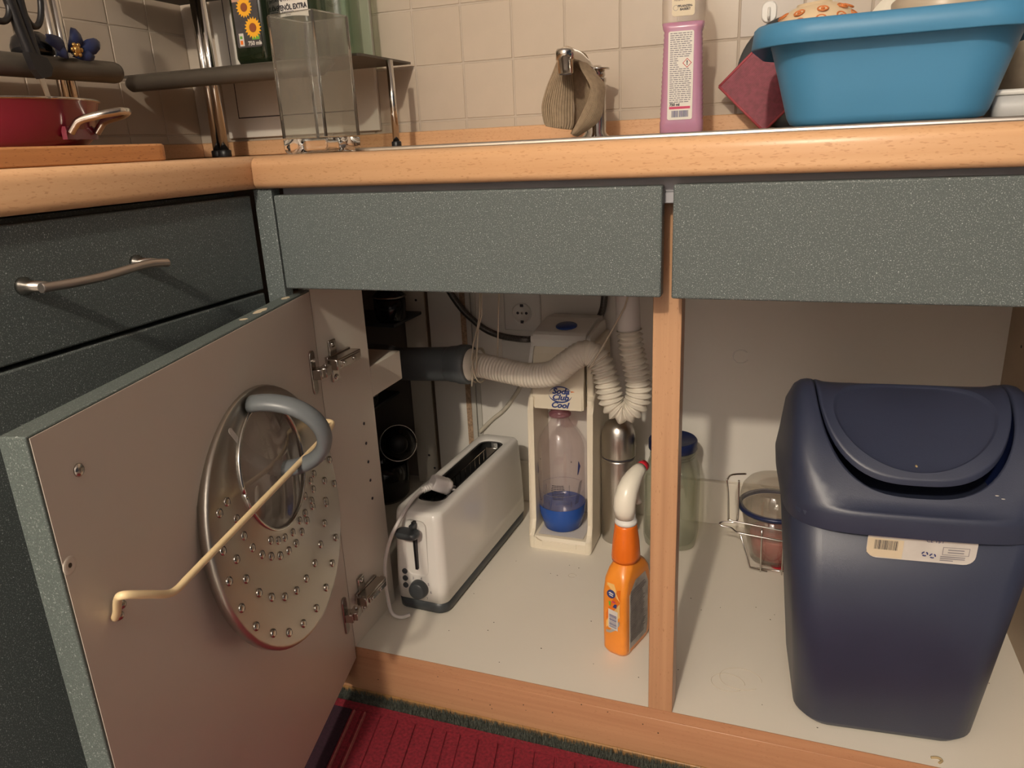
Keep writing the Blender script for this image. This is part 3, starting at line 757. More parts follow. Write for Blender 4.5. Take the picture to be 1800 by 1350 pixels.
# front face leans back: helper gives a point on it
def TF(x, z, o=0.0): return (x, -0.0045*(1-(2*x/0.095)**2) + (z - 0.0237)*0.045 - o, z)
mb = MB()
mb.loft([[TF(x, z, 0.0004) for x, z in [(px + 0.0, pz + 0.125) for px, pz in rrect(0.042, 0.105, 0.012, 5)]], [TF(x, z, -0.0022) for x, z in [(px, pz + 0.125) for px, pz in rrect(0.036, 0.098, 0.010, 5)]]], True, False, True, True)
mb.build('lever_recess', 'toaster_white', to)
mb = MB(); mb.box(-0.0022, -0.0052, 0.086, 0.0022, 0.004, 0.176); mb.build('lever_slot', 'black', to)
mb = MB()
mb.loft([[(x, -0.022 + y, 0.1595 - 0.0006*k + 0.0) for x, y in rrect(0.042 - abs(k-1.5)*0.003, 0.024 - abs(k-1.5)*0.002, 0.010, 5)] if False else [(x - 0.006, -0.014 + y, 0.1530 + 0.0038*k) for x, y in rrect(0.044 - abs(k-1.5)*0.004, 0.028 - abs(k-1.5)*0.004, 0.0095, 5)] for k in range(4)], True, True, True)
mb.box(-0.004, -0.012, 0.1660, 0.004, 0.003, 0.173, 0.001, 1)
mb.build('lever', 'dark_grey', to)
def on_front(name, x, z, prof, mat, n=24):
    mb = MB(); mb.lathe(prof, n=n); o = mb.build(name, mat, to)
    o.matrix_local = Matrix.Translation(TF(x, z)) @ Matrix.Rotation(radians(90 - 2.6), 4, 'X'); return o
kn = on_front('knob', 0.001, 0.0475, [(0.0170, -0.002), (0.0168, 0.003), (0.0150, 0.011), (0.0138, 0.0125), (0.002, 0.0128)], 'dark_grey', 32)
for z, l in ((0.0760, 0), (0.0625, 1), (0.0490, 2)):
    on_front('button', -0.0265, z, [(0.0050, -0.002), (0.0050, 0.0018), (0.0040, 0.0026), (0.001, 0.0028)], 'dark_grey')
    text('icon', ('*', '=', '~')[l] if False else ':', 0.008, 'ink_soft', to, TF(-0.0365, z, 0.0012), (1, 0, 0), (0, 0.045, 1))
for i, ch in enumerate('34567'):
    a = radians(118 - 42*i); text('dial_number', ch, 0.0072, 'ink_soft', to, TF(0.001 + 0.0225*cos(a), 0.0475 + 0.0215*sin(a), 0.0012), (1, 0, 0), (0, 0.045, 1))
# flex: out of the base, round the front and up into the slot with its plug
def toP(x, y, z):
    c, s_ = 0.999, 0.045; dx, dy = x - 0.062, y - 0.172
    return Vector((dx*0.99899 - dy*0.045, dx*0.045 + dy*0.99899, z - ZF))
cp = [(0.050, 0.150, 0.1010), (0.038, 0.140, 0.1000), (0.022, 0.138, 0.1065), (0.0145, 0.142, 0.130), (0.0120, 0.144, 0.165), (0.014, 0.146, 0.200), (0.022, 0.147, 0.230), (0.034, 0.145, 0.257), (0.042, 0.155, 0.275), (0.045, 0.180, 0.2890), (0.0445, 0.215, 0.2945), (0.046, 0.235, 0.2940), (0.050, 0.250, 0.2940)]
mb = MB(); mb.tube(smooth_path([toP(*p) for p in cp], 8), 0.0033, 12); cord = mb.build('cord', 'cord_white', to)
mb = MB()
px = [toP(0.0465, 0.243, 0.2945) , toP(0.0570, 0.262, 0.2960)]
path = [px[0].lerp(px[1], i/20) for i in range(21)]
mb.tube(path, 0.006, 14, True, lambda i: (0.0052 + 0.0012*(i/20)) + (0.0009 if (i % 4) < 2 else -0.0004)); mb.build('strain_relief', 'cord_white', cord)
mb = MB()
mb.loft([[(x*k, y*k, z) for x, y in rrect(0.032, 0.027, 0.009, 5)] for z, k in ((-0.017, 0.80), (-0.014, 0.92), (0.006, 1.0), (0.0075, 0.96), (0.0095, 0.96), (0.011, 1.0), (0.017, 0.97))], True, True, True)
for sx_ in (-0.0095, 0.0095):
    mb.tube([(sx_, 0, 0.016), (sx_, 0, 0.034)], 0.0024, 10)
pg = mb.build('plug', 'cord_white', cord)
q = Vector((0.55, 0.55, -0.42)).normalized().to_track_quat('Z', 'Y')
pg.matrix_local = Matrix.Translation(toP(0.0670, 0.2720, 0.2945)) @ q.to_matrix().to_4x4()

# ------------------------------------------------------------------ soda maker
sm = thing('soda_maker', 'cream soda maker with blue button standing against the cabinet back', 'soda maker', (0.2375, 0.43, ZF))
W2 = 0.0645
def syz(p): return [(y - 0.43, z - ZF) for y, z in p]
side = syz([(0.4300, ZF), (0.4300, 0.1220), (0.4420, 0.1320), (0.4490, 0.150), (0.4560, 0.380), (0.4600, 0.405), (0.6060, 0.500), (0.6110, 0.480), (0.6120, ZF)])
for sg in (-1, 1):
    mb = MB(); x0, x1 = sg*W2, sg*(W2 - 0.0115)
    mb.prism(side, 'X', min(x0, x1), max(x0, x1))
    bmesh.ops.bevel(mb.bm, geom=[e for e in mb.bm.edges if all(abs(v.co.x - x0) < 1e-5 for v in e.verts)], offset=0.007, segments=4, affect='EDGES', profile=0.5, clamp_overlap=True)
    for f in mb.bm.faces: f.smooth = False
    mb.build('side_wall', 'cream_plastic', sm)
mb = MB()
mb.prism(syz([(0.4300, ZF + 0.0), (0.4300, 0.1160), (0.4345, 0.1215), (0.4600, 0.1240), (0.6110, 0.1240), (0.6110, ZF)]), 'X', -W2 + 0.0117, W2 - 0.0117); mb.build('base', 'cream_plastic', sm)
mb = MB(); mb.box(-0.046, 0.0075, 0.0287, 0.046, 0.118, 0.0302, 0.001, 1); mb.build('drip_tray', 'niche_grey', sm)
mb = MB(); mb.box(-0.036, -0.0012, 0.0085, 0.034, 0.001, 0.0190, 0.0008, 2); mb.build('front_slot', 'cream_plastic', sm)
mb = MB(); mb.box(-W2 + 0.0117, 0.118, 0.0283, W2 - 0.0117, 0.124, 0.300); mb.build('niche_back', 'niche_grey', sm)
# head block with sloping cap
def hx(y, z, w): return w
mb = MB()
head = syz([(0.4590, 0.3840), (0.4625, 0.4200), (0.4740, 0.4900), (0.4790, 0.5060), (0.60, 0.512), (0.610, 0.49), (0.612, 0.3840)])
mb.prism(head, 'X', -0.0545, 0.0455)
bmesh.ops.bevel(mb.bm, geom=[e for e in mb.bm.edges if abs(e.verts[0].co.x - e.verts[1].co.x) < 1e-5 and min(e.verts[0].co.y, e.verts[1].co.y) < 0.051 and abs(e.verts[0].co.z - e.verts[1].co.z) > 0.005], offset=0.004, segments=3, affect='EDGES')
mb.build('head', 'cream_plastic', sm)
mb = MB(); mb.box(0.0490, 0.040, 0.292, 0.0625, 0.180, 0.412, 0.004, 3); mb.build('head_side', 'cream_plastic', sm)
mb = MB()
cap = syz([(0.4700, 0.5040), (0.4690, 0.5180), (0.4730, 0.5260), (0.4820, 0.5300), (0.5600, 0.5400), (0.6060, 0.5360), (0.6110, 0.5200), (0.6110, 0.4900), (0.50, 0.500)])
mb.prism(cap, 'X', -0.0600, 0.0560)
bmesh.ops.bevel(mb.bm, geom=[e for e in mb.bm.edges if abs(e.verts[0].co.x - e.verts[1].co.x) < 1e-5], offset=0.007, segments=4, affect='EDGES', clamp_overlap=True)
mb.build('cap', 'white_plastic', sm)
mb = MB(); mb.loft([[(-0.0595, 0.043, 0.405), (-0.053, 0.043, 0.405), (-0.053, 0.060, 0.430), (-0.0595, 0.060, 0.430)], [(-0.0625, 0.034, 0.372), (-0.056, 0.034, 0.372), (-0.056, 0.055, 0.372), (-0.0625, 0.055, 0.372)]], True, True, True, False)
mb.build('cap_arm', 'white_plastic', sm)
mb = MB(); mb.lathe([(0.0205, 0), (0.0205, 0.0035), (0.0180, 0.0050), (0.002, 0.0056)], n=32); o = mb.build('button', 'blue_plastic', sm)
o.matrix_local = Matrix.Translation((0.001, 0.083, 0.4365)) @ Matrix.Rotation(radians(7), 4, 'X')
mb = MB(); mb.box(-0.022, 0.0405, 0.4085, 0.010, 0.045, 0.4110); mb.build('slot', 'ink', sm)
# lettering on the head
fu = Vector((0, 0.0060, 0.060)).normalized()
def HF(x, z, o=0.0006): return (x, 0.0290 + (z - 0.2882)*0.0985 - o, z)
text('lettering', 'Soda', 0.0152, 'logo_blue', sm, HF(0.001, 0.3236), (1, 0, 0), fu, shear=0.28, bold=0.0006, sx=1.12)
text('lettering', 'Club', 0.0152, 'logo_blue', sm, HF(0.000, 0.3118), (1, 0, 0), fu, shear=0.28, bold=0.0006, sx=1.12)
text('lettering', 'Cool', 0.0150, 'logo_blue', sm, HF(-0.001, 0.2968), (1, 0, 0), fu, shear=0.28, bold=0.0006, sx=1.12)
mb = MB()
for a0, a1, w in ((20, 165, 1.0), (185, 350, 1.3)):
    pts = []
    for i in range(25):
        a = radians(a0 + (a1-a0)*i/24); pts.append((a, 0.0010*w*sin(pi*i/24) + 0.00015))
    for (aa, wa), (ab, wb) in zip(pts, pts[1:]):
        c = (0.0005, 0.3178)
        mb.poly([HF(c[0] + (0.0225 + s_*w_)*cos(a_), c[1] + (0.0148 + s_*w_)*sin(a_), 0.0006) for a_, w_, s_ in ((aa, wa, -1), (ab, wb, -1), (ab, wb, 1), (aa, wa, 1))])
mb.build('emblem', 'logo_blue', sm)
mb = MB(); mb.poly([HF(0.0215, 0.3230), HF(0.0290, 0.3245), HF(0.0215, 0.3255)]); mb.build('emblem_swish', 'orange', sm)
mb = MB(); mb.poly([(-0.050 + 0.016*t_[0], -0.0003, 0.017 + 0.010*t_[1]) for t_ in ((0,1),(0.4,0.55),(1,0.1),(0.7,0.0),(0.25,0.35),(0.0,0.8))]); mb.build('rust_stain', 'stain', sm)

# bottle in the niche
bt = thing('soda_bottle', 'clear ribbed bottle with blue base cup inside the soda maker', 'bottle', (0.2290, 0.4850, 0.1262))
mb = MB(); mb.lathe([(0.032, 0.0), (0.0375, 0.002), (0.0460, 0.034), (0.0468, 0.052)], n=44, cap1=False); mb.build('base_cup', 'blue_base', bt)
mb = MB()
mb.lathe([(0.0460, 0.052), (0.0460, 0.150), (0.0464, 0.166), (0.0445, 0.178), (0.0400, 0.192), (0.0330, 0.206), (0.0240, 0.219), (0.0185, 0.228), (0.0165, 0.235), (0.0170, 0.240)], n=44, cap0=False, cap1=False)
mb.lathe([(0.0455, 0.0525), (0.040, 0.042), (0.028, 0.036), (0.010, 0.040), (0.001, 0.042)], n=44, cap0=False)
mb.build('shell', 'clear_pet', bt)
mb = MB(); mb.lathe([(0.0172, 0.236), (0.0215, 0.238), (0.0215, 0.242), (0.0175, 0.244), (0.0175, 0.256), (0.0215, 0.257), (0.0215, 0.261)], n=36, cap0=False); mb.build('neck_ring', 'neck_pink', bt)
mb = MB()
rb_ = random.Random(9)
def bp_(a, z, r=0.0466): return (r*sin(a), -r*cos(a), z)
for i in range(9):
    z = 0.1060 - i*0.0036; w = 0.30 - 0.03*abs(i - 3) * 0.5
    n = 5
    for k in range(n):
        a0 = -w + 2*w*k/n + 0.12; a1 = a0 + 2*w/n*0.9
        mb.poly([bp_(a0, z), bp_(a1, z), bp_(a1, z + 0.0016), bp_(a0, z + 0.0016)])
for i in range(15):
    for sg in (-1.15, 1.22):
        z = 0.1060 - i*0.0030; a = sg + 0.02*i*(1 if sg < 0 else -1); mb.poly([bp_(a - 0.10, z), bp_(a + 0.10, z + 0.002), bp_(a + 0.10, z + 0.0032), bp_(a - 0.10, z + 0.0012)])
for a in (-0.42, 0.60): mb.poly([bp_(a, 0.085), bp_(a + 0.015, 0.085), bp_(a + 0.015, 0.108), bp_(a, 0.108)])
for a in (-0.30, 0.68): mb.poly([bp_(a, 0.060), bp_(a + 0.015, 0.060), bp_(a + 0.015, 0.072), bp_(a, 0.072)])
for a in (-0.75, 0.72): mb.poly([bp_(a - 0.03, 0.1545), bp_(a + 0.03, 0.1545), bp_(a, 0.158)])
mb.build('printed_scale', 'ink', bt)
mb = MB()
for k in range(40):
    a0, a1 = 2*pi*k/40, 2*pi*(k + 0.8)/40; mb.poly([bp_(a0, 0.0830), bp_(a1, 0.0830), bp_(a1, 0.0838), bp_(a0, 0.0838)])
mb.build('fill_line', 'ink_soft', bt)
mb = MB()
for z0, a0 in ((0.125, 1.02), (0.115, -1.25)):
    for j in range(6):
        mb.poly([bp_(a0 + 0.03*j, z0 + 0.003*j*(1 if a0 > 0 else 0)), bp_(a0 + 0.05 + 0.03*j, z0 + 0.003*j), bp_(a0 + 0.10 + 0.02*j, z0 + 0.026 - 0.002*j), bp_(a0 + 0.06 + 0.02*j, z0 + 0.028 - 0.002*j)])
mb.build('printed_emblem', 'ink_blue', bt)

# ------------------------------------------------------------------ vacuum flask, jar
fl = thing('vacuum_flask', 'slim brushed steel vacuum flask beside the soda maker', 'flask', (0.3375, 0.515, ZF))
mb = MB(); mb.lathe([(0.0315, 0), (0.0335, 0.002), (0.0335, 0.176), (0.0325, 0.180)], n=48); mb.build('body', 'steel', fl)
mb = MB(); mb.lathe([(0.0320, 0.1795), (0.0322, 0.1835)], n=48); mb.build('seam_ring', 'ink', fl)
mb = MB(); mb.lathe([(0.0328, 0.1830), (0.0334, 0.186), (0.0330, 0.222), (0.0310, 0.236), (0.0265, 0.247), (0.019, 0.2545), (0.010, 0.2575), (0.001, 0.2582)], n=48); mb.build('cup', 'steel', fl)

jr = thing('glass_jar', 'clear glass jar with navy screw lid behind the beech post', 'jar', (0.4400, 0.535, ZF))
mb = MB()
def jring(w, z, r): return [(x, y, z) for x, y in rrect(w, w, r, 8)]
ro = [jring(0.086, 0.0008, 0.026), jring(0.098, 0.005, 0.030), jring(0.103, 0.020, 0.032), jring(0.103, 0.138, 0.032), jring(0.100, 0.158, 0.036), jring(0.092, 0.173, 0.040), jring(0.084, 0.182, 0.0419), jring(0.083, 0.204, 0.0414)]
ri = [jring(0.080, 0.204, 0.0399), jring(0.080, 0.182, 0.0399), jring(0.088, 0.170, 0.038), jring(0.096, 0.154, 0.034), jring(0.098, 0.136, 0.030), jring(0.098, 0.022, 0.030), jring(0.086, 0.010, 0.028)]
mb.loft(ro + ri, True, True, True); mb.build('body', 'jar_glass', jr)
mb = MB()
for z in (0.1850, 0.1910): mb.tube([(0.0425*cos(2*pi*i/48), 0.0425*sin(2*pi*i/48), z) for i in range(49)], 0.0012, 6)
mb.build('thread', 'jar_glass', jr)
mb = MB(); mb.lathe([(0.0440, 0.1985), (0.0462, 0.2000), (0.0462, 0.2165), (0.0440, 0.2195), (0.0425, 0.2175), (0.001, 0.2175)], n=56, cap0=False); mb.build('screw_lid', 'navy_lid', jr)

# ------------------------------------------------------------------ spray bottle
sa = math.atan2(0.953, 0.302)          # long axis of the bottle, pointing to the cabinet back
sb = thing('spray_bottle', 'orange cleaner spray bottle with white trigger head before the post', 'spray bottle', (0.4215, 0.1890, ZF), sa - pi/2)
# local y = long axis (to the back), x = across
def sring(z, w, l, r, oy=0.0): return [(x, y + oy, z) for x, y in rrect(w, l, r, 6)]
mb = MB()
mb.loft([sring(0.000, 0.030, 0.068, 0.010), sring(0.002, 0.037, 0.079, 0.012), sring(0.010, 0.0400, 0.086, 0.008), sring(0.060, 0.0410, 0.088, 0.008), sring(0.110, 0.0410, 0.086, 0.008), sring(0.132, 0.0405, 0.078, 0.010), sring(0.144, 0.0385, 0.066, 0.015), sring(0.152, 0.034, 0.050, 0.0165), sring(0.157, 0.031, 0.042, 0.015)], True, True, True)
mb.build('body', 'orange_body', sb)
mb = MB()
mb.loft([sring(0.1560, 0.0400, 0.046, 0.0195, -0.004), sring(0.1620, 0.0410, 0.047, 0.020, -0.004), sring(0.1850, 0.0375, 0.044, 0.018, -0.004), sring(0.2130, 0.0320, 0.036, 0.0155, -0.004), sring(0.2165, 0.0310, 0.035, 0.015, -0.004)], True, True, True); mb.build('neck_sleeve', 'orange', sb)
mb = MB(); mb.lathe([(0.0165, 0.2166), (0.0172, 0.2200), (0.0160, 0.2230), (0.0145, 0.2232), (0.0145, 0.2420), (0.013, 0.246)], (0, -0.004, 0), 28); mb.build('collar', 'white_plastic', sb)
mb = MB()
hp_ = [(-0.008, 0.2285, 0.0150, 0.013), (-0.009, 0.2430, 0.0168, 0.0150), (-0.0065, 0.2570, 0.0170, 0.0162), (0.000, 0.2690, 0.0165, 0.0162), (0.010, 0.2780, 0.0155, 0.0145), (0.021, 0.2845, 0.0135, 0.0122), (0.033, 0.2885, 0.0115, 0.0102), (0.042, 0.2900, 0.0100, 0.0092)]
R_ = []
P_ = [Vector((0, a, b_)) for a, b_, *_ in hp_]
for i, (a, b_, rx, rv) in enumerate(hp_):
    t = (P_[min(i+1, 7)] - P_[max(i-1, 0)]).normalized(); v = t.cross(Vector((1,0,0))).normalized()
    R_.append([tuple(P_[i] + Vector((1,0,0))*rx*cos(2*pi*k/20) + v*rv*sin(2*pi*k/20)) for k in range(20)])
mb.loft(R_, True, True, True); mb.build('trigger_head', 'cream_white', sb)
mb = MB(); mb.tube([(0, 0.042, 0.290), (0, 0.0525, 0.2905)], 0.0092, 16); mb.build('nozzle', 'red', sb)
mb = MB(); mb.tube(smooth_path([(0, 0.016, 0.278), (0, 0.024, 0.266), (0, 0.028, 0.250), (0, 0.036, 0.234)], 5), 0.0052, 10); mb.build('trigger', 'cream_white', sb)
# printed sleeve: narrow side (faces the room) and text side (faces the post)
FY = -0.0446
def SF(x, z, o=0.0003):
    w = 0.0443 if z < 0.108 else 0.0440 - (z - 0.108)*0.20
    x *= 1.6
    return (x, -(w + o) if z > 0.02 else -(w - (0.02 - z)*0.06 + o), z)
def sf_poly(mb, pts): mb.poly([SF(x, z) for x, z in pts])
mb = MB().mat('orange_pale')
sf_poly(mb, [(-0.0075, 0.050), (0.0075, 0.0755), (0.0075, 0.103), (0.0, 0.128), (-0.0075, 0.128)])
mb.mat('orange_deep'); mb.poly([SF(x, z, 0.0006) for x, z in ((-0.0075, 0.0640), (0.0075, 0.1000), (0.0075, 0.1220), (0.0040, 0.1200), (-0.0075, 0.0760))])
mb.mat('silver'); mb.poly([SF(x, z, 0.0007) for x, z in ((-0.0075, 0.0420), (-0.003, 0.0425), (0.003, 0.0500), (0.0075, 0.0620), (0.0075, 0.0700), (0.002, 0.0560), (-0.0035, 0.0475), (-0.0075, 0.0465))])
mb.build('side_print', None, sb)
mb = MB(); mb.mat('label_white'); mb.poly([SF(x, z, 0.0009) for x, z in ((-0.0048, 0.0520), (0.0055, 0.0500), (0.0055, 0.0840), (-0.0048, 0.0860))])
mb.mat('ink_blue')
rs = random.Random(2); z = 0.0545
while z < 0.0775:
    h = rs.choice((0.0006, 0.0009, 0.0014)); mb.poly([SF(x, zz, 0.0011) for x, zz in ((-0.0036, z), (0.0042, z - 0.0012), (0.0042, z - 0.0012 + h), (-0.0036, z + h))]); z += h + rs.choice((0.0006, 0.0009, 0.0012))
mb.build('barcode', None, sb)
mb = MB().mat('ink_blue'); mb.poly([SF(-0.002 + 0.0046*cos(2*pi*i/20), 0.1120 + 0.0066*sin(2*pi*i/20), 0.0009) for i in range(20)])
mb.mat('label_white')
mb.poly([SF(-0.002 + x, 0.1120 + z, 0.0011) for x, z in ((-0.003, 0.001), (0.002, -0.0003), (0.0028, 0.0010), (-0.0015, 0.003))])
mb.poly([SF(-0.002 + x, 0.1120 + z, 0.0011) for x, z in ((-0.002, -0.002), (0.002, -0.0032), (0.0025, -0.0018), (-0.002, -0.0006))])
mb.build('round_badge', None, sb)
mb = MB().mat('logo_green'); mb.poly([SF(x, z, 0.001) for x, z in ((-0.0040, 0.0920), (-0.0022, 0.0918), (-0.0020, 0.1000), (-0.0044, 0.0990))])
mb.mat('logo_pink'); mb.poly([SF(0.0010 + 0.0022*cos(2*pi*i/12), 0.1000 + 0.0016*sin(2*pi*i/12), 0.001) for i in range(12)])
mb.mat('logo_blue'); mb.poly([SF(x, z, 0.001) for x, z in ((0.0000, 0.0905), (0.0040, 0.0900), (0.0046, 0.0975), (0.0020, 0.0965))])
mb.build('small_emblem', None, sb)
# text panel on the long face: x = +
def SX(y, z, o=0.0004): return (0.0205 + o, y, z)
mb = MB(); mb.mat('label_grey')
mb.poly([SX(y, z) for y, z in ((-0.030, 0.012), (0.026, 0.012), (0.030, 0.030), (0.030, 0.105), (0.020, 0.128), (-0.012, 0.128), (-0.030, 0.110))])
mb.mat('cream_white'); mb.poly([SX(y, z, 0.0006) for y, z in ((-0.031, 0.008), (-0.0285, 0.008), (-0.0285, 0.112), (-0.031, 0.110))])
mb.mat('ink')
for i in range(30):
    z = 0.113 - i*0.0031; mb.poly([SX(y, zz, 0.0007) for y, zz in ((-0.026, z), (rs.uniform(0.008, 0.026), z), (rs.uniform(0.008, 0.02), z + 0.0012), (-0.026, z + 0.0012))])
mb.build('text_panel', None, sb)

# ------------------------------------------------------------------ swing bin
bn = thing('swing_bin', 'dark blue plastic swing lid bin in the right half of the cabinet', 'bin', (0.778, 0.184, ZF), radians(5.0))
def BZ(z):  # (width, depth) of the body at height z
    t = z/0.335; return 0.220 + 0.058*t, 0.190 + 0.066*t
def bring(z, dw=0.0, r=0.035, bowx=0.006):
    w, d = BZ(z); w += dw; d += dw
    return [(x, y*(1 + bowx*(1 - (2*x/w)**2)/(d/2)*1.0), z) for x, y in rrect(w, d, r, 8)]
mb = MB(); mb.loft([bring(0.0, -0.03), bring(0.003, -0.012), bring(0.014, 0.0), bring(0.15), bring(0.338)], True, True, True)
mb.build('body', 'bin_blue', bn)
LZ = 0.346
LW, LD = 0.290, 0.272
def hump(x, y):
    t = min(1.0, abs(y)/(LD/2)); 
    e = 1.0
    ax = abs(x)/(LW/2)
    if ax > 0.84: e = max(0.0, 1 - ((ax - 0.84)/0.16)**3.0)
    shoulder = 0.006*math.exp(-((ax - 0.80)/0.10)**2)*(1 - t*t)
    return LZ + (0.112*(1 - t**1.8) + shoulder)*e**0.5 if e > 0 else LZ
NL = 96
def rimpt(i, k=1.0):
    a = 2*pi*i/NL; ca, sa_ = cos(a), sin(a); n_ = 5.0
    r = 1/((abs(ca)**n_ + abs(sa_)**n_)**(1/n_)); x = LW/2*r*ca*k; y = LD/2*r*sa_*k
    return x, y*(1 + 0.03*(1 - (2*x/LW)**2))
def flap_out(i, gx=0.0, gf=0.0):
    """opening in the lid: straight sides over the ridge, a full curved lip towards the room"""
    a = 2*pi*i/NL; ca, sa_ = cos(a), sin(a); n_ = 4.5 if sa_ > 0 else 2.9
    r = 1/((abs(ca)**n_ + abs(sa_)**n_)**(1/n_)); return (0.1085 + gx)*r*ca, ((0.1115 if sa_ < 0 else 0.100) + (gf if sa_ < 0 else 0.0))*r*sa_
rings = []
rings.append([(*rimpt(i, 1.0), LZ - 0.026) for i in range(NL)])
rings.append([(*rimpt(i, 1.012), LZ - 0.004) for i in range(NL)])
rings.append([(*rimpt(i, 1.006), LZ + 0.002) for i in range(NL)])
for k in (0.985, 0.95, 0.90):
    rings.append([(*(p := rimpt(i, k)), hump(*p) if k < 0.98 else LZ + 0.004 + 0.4*(hump(*p) - LZ)) for i in range(NL)])
for t in (0.35, 0.7, 0.9, 1.0):
    row = []
    for i in range(NL):
        p = rimpt(i, 0.90); q_ = flap_out(i, 0.0016, 0.012); x = p[0]*(1-t) + q_[0]*t; y = p[1]*(1-t) + q_[1]*t
        row.append((x, y, hump(x, y)))
    rings.append(row)
rings.append([(x, y, z - 0.010) for x, y, z in rings[-1]])
mb = MB(); mb.loft(rings, True, False, False); mb.build('lid', 'bin_blue', bn)
mb = MB(); mb.loft([[(x*1.01, y*1.01, z + 0.004) for x, y, z in rings[-1]], [(x*0.9, y*0.9, LZ - 0.05) for x, y, z in rings[-1]]], True, False, True); mb.build('lid_inside', 'navy_lid', bn)
# flap: follows the hump, pressed in by an oval dish
EC, EX, EY = -0.0460, 0.0900, 0.0595     # oval dish pressed into the flap
def fz(x, y): 
    d = (x/EX)**2 + ((y - EC)/EY)**2
    return hump(x, y) + 0.0015 - (0.0022 + 0.0150*(1 - d)**0.8 if d < 0.9999 else 0)
def oval(i, k=1.0):
    # same bearing as the outline point, on the oval
    q_ = flap_out(i); a = math.atan2((q_[1] - EC)/EY, q_[0]/EX); return EX*k*cos(a), EC + EY*k*sin(a)
mb = MB()
fr = []
for t in (0, 0.06, 0.25, 0.5, 0.75, 0.93, 1.0):
    row = []
    for i in range(NL):
        q_ = flap_out(i, -0.0010, 0.0); e_ = oval(i, 1.0001); x = q_[0]*(1-t) + e_[0]*t; y = q_[1]*(1-t) + e_[1]*t
        row.append((x, y, fz(x, y) - (0.0012 if t == 0 else 0.0)))
    fr.append(row)
for k in (0.975, 0.95, 0.90, 0.83, 0.75, 0.66, 0.55, 0.43, 0.3, 0.15, 0.03):
    fr.append([(*oval(i, k), fz(*oval(i, k))) for i in range(NL)])
fr = [[(x, y, z - 0.006) for x, y, z in fr[0]]] + fr
mb.loft(fr, True, False, True); mb.build('swing_flap', 'bin_blue', bn)
# sticker under the lid rim
def BF(x, z, o=0.0006):
    w, d = BZ(z); return (x, -(d/2)*(1 + 0.006*(1 - (2*x/w)**2)/(d/2)) - o, z)
st = []
for x, z in rrect(0.116, 0.040, 0.012, 5): st.append((x + 0.005, z + 0.306))
st = [(x, min(z, 0.3185)) for x, z in st]
lab = MB(); lab.mat('label_white'); lab.poly([BF(x, z - 0.0) for x, z in st]); lb = lab.build('sticker', None, bn)
mb = MB(); mb.mat('label_cream'); mb.poly([BF(x, z, 0.0009) for x, z in ((-0.0525, 0.293), (-0.046, 0.2875), (-0.0140, 0.2875), (-0.0140, 0.313), (-0.0525, 0.314))])
mb.mat('ink'); x = -0.0450; rs = random.Random(8)
while x < -0.0195:
    w = rs.choice((0.0004, 0.0006, 0.0010)); mb.poly([BF(a, z, 0.0012) for a, z in ((x, 0.2985), (x + w, 0.2985), (x + w, 0.3115), (x, 0.3115))]); x += w + rs.choice((0.0004, 0.0006, 0.0008))
mb.build('barcode', None, lb)
mb = MB().mat('ink_soft')
for i in range(3):
    z = 0.2950 - i*0.0026; mb.poly([BF(a, zz, 0.0010) for a, zz in ((0.026, z), (0.052 - 0.012*(i == 2), z), (0.052 - 0.012*(i == 2), z + 0.0011), (0.026, z + 0.0011))])
for a0, a1, z0, z1 in ((0.0275, 0.0555, 0.2980, 0.2986), (0.0275, 0.0555, 0.3080, 0.3086), (0.0275, 0.0281, 0.2980, 0.3086), (0.0549, 0.0555, 0.2980, 0.3086)):
    mb.poly([BF(a, zz, 0.0010) for a, zz in ((a0, z0), (a1, z0), (a1, z1), (a0, z1))])
for z in (0.3045, 0.3010):
    mb.poly([BF(a, zz, 0.0010) for a, zz in ((0.0330, z), (0.0500, z), (0.0500, z + 0.0012), (0.0330, z + 0.0012))])
mb.mat('ink_blue')
for cx_, z_, mis in ((0.0095, 0.2975, 0), (0.0180, 0.2955, 1)):
    for k in range(3):
        a0 = radians(100 + 120*k); 
        seg = [(a0 + radians(85)*j/6) for j in range(7)]
        mb.poly([BF(cx_ + 0.0036*cos(a), z_ + 0.0034*sin(a), 0.0011) for a in seg] + [BF(cx_ + 0.0020*cos(a), z_ + 0.0018*sin(a), 0.0011) for a in reversed(seg)])
mb.build('small_print', None, lb)
text('lettering', 'CE 15 l', 0.0060, 'ink_blue', lb, BF(0.018, 0.3155, 0.0010), (1, 0, 0), (0, -0.1, 1))
mb = MB(); mb.sphere((-0.002, -0.096, fz(-0.002, -0.096) + 0.0006), (0.0014, 0.0030, 0.0012), 8); mb.build('crumb', 'crumb', bn)
mb = MB()
for x, y in ((0.078, -0.118), (0.084, -0.120)): mb.sphere((x, y, hump(x, y) + 0.0002), (0.0022, 0.0010, 0.0005), 8)
mb.build('scuff', 'label_white', bn)

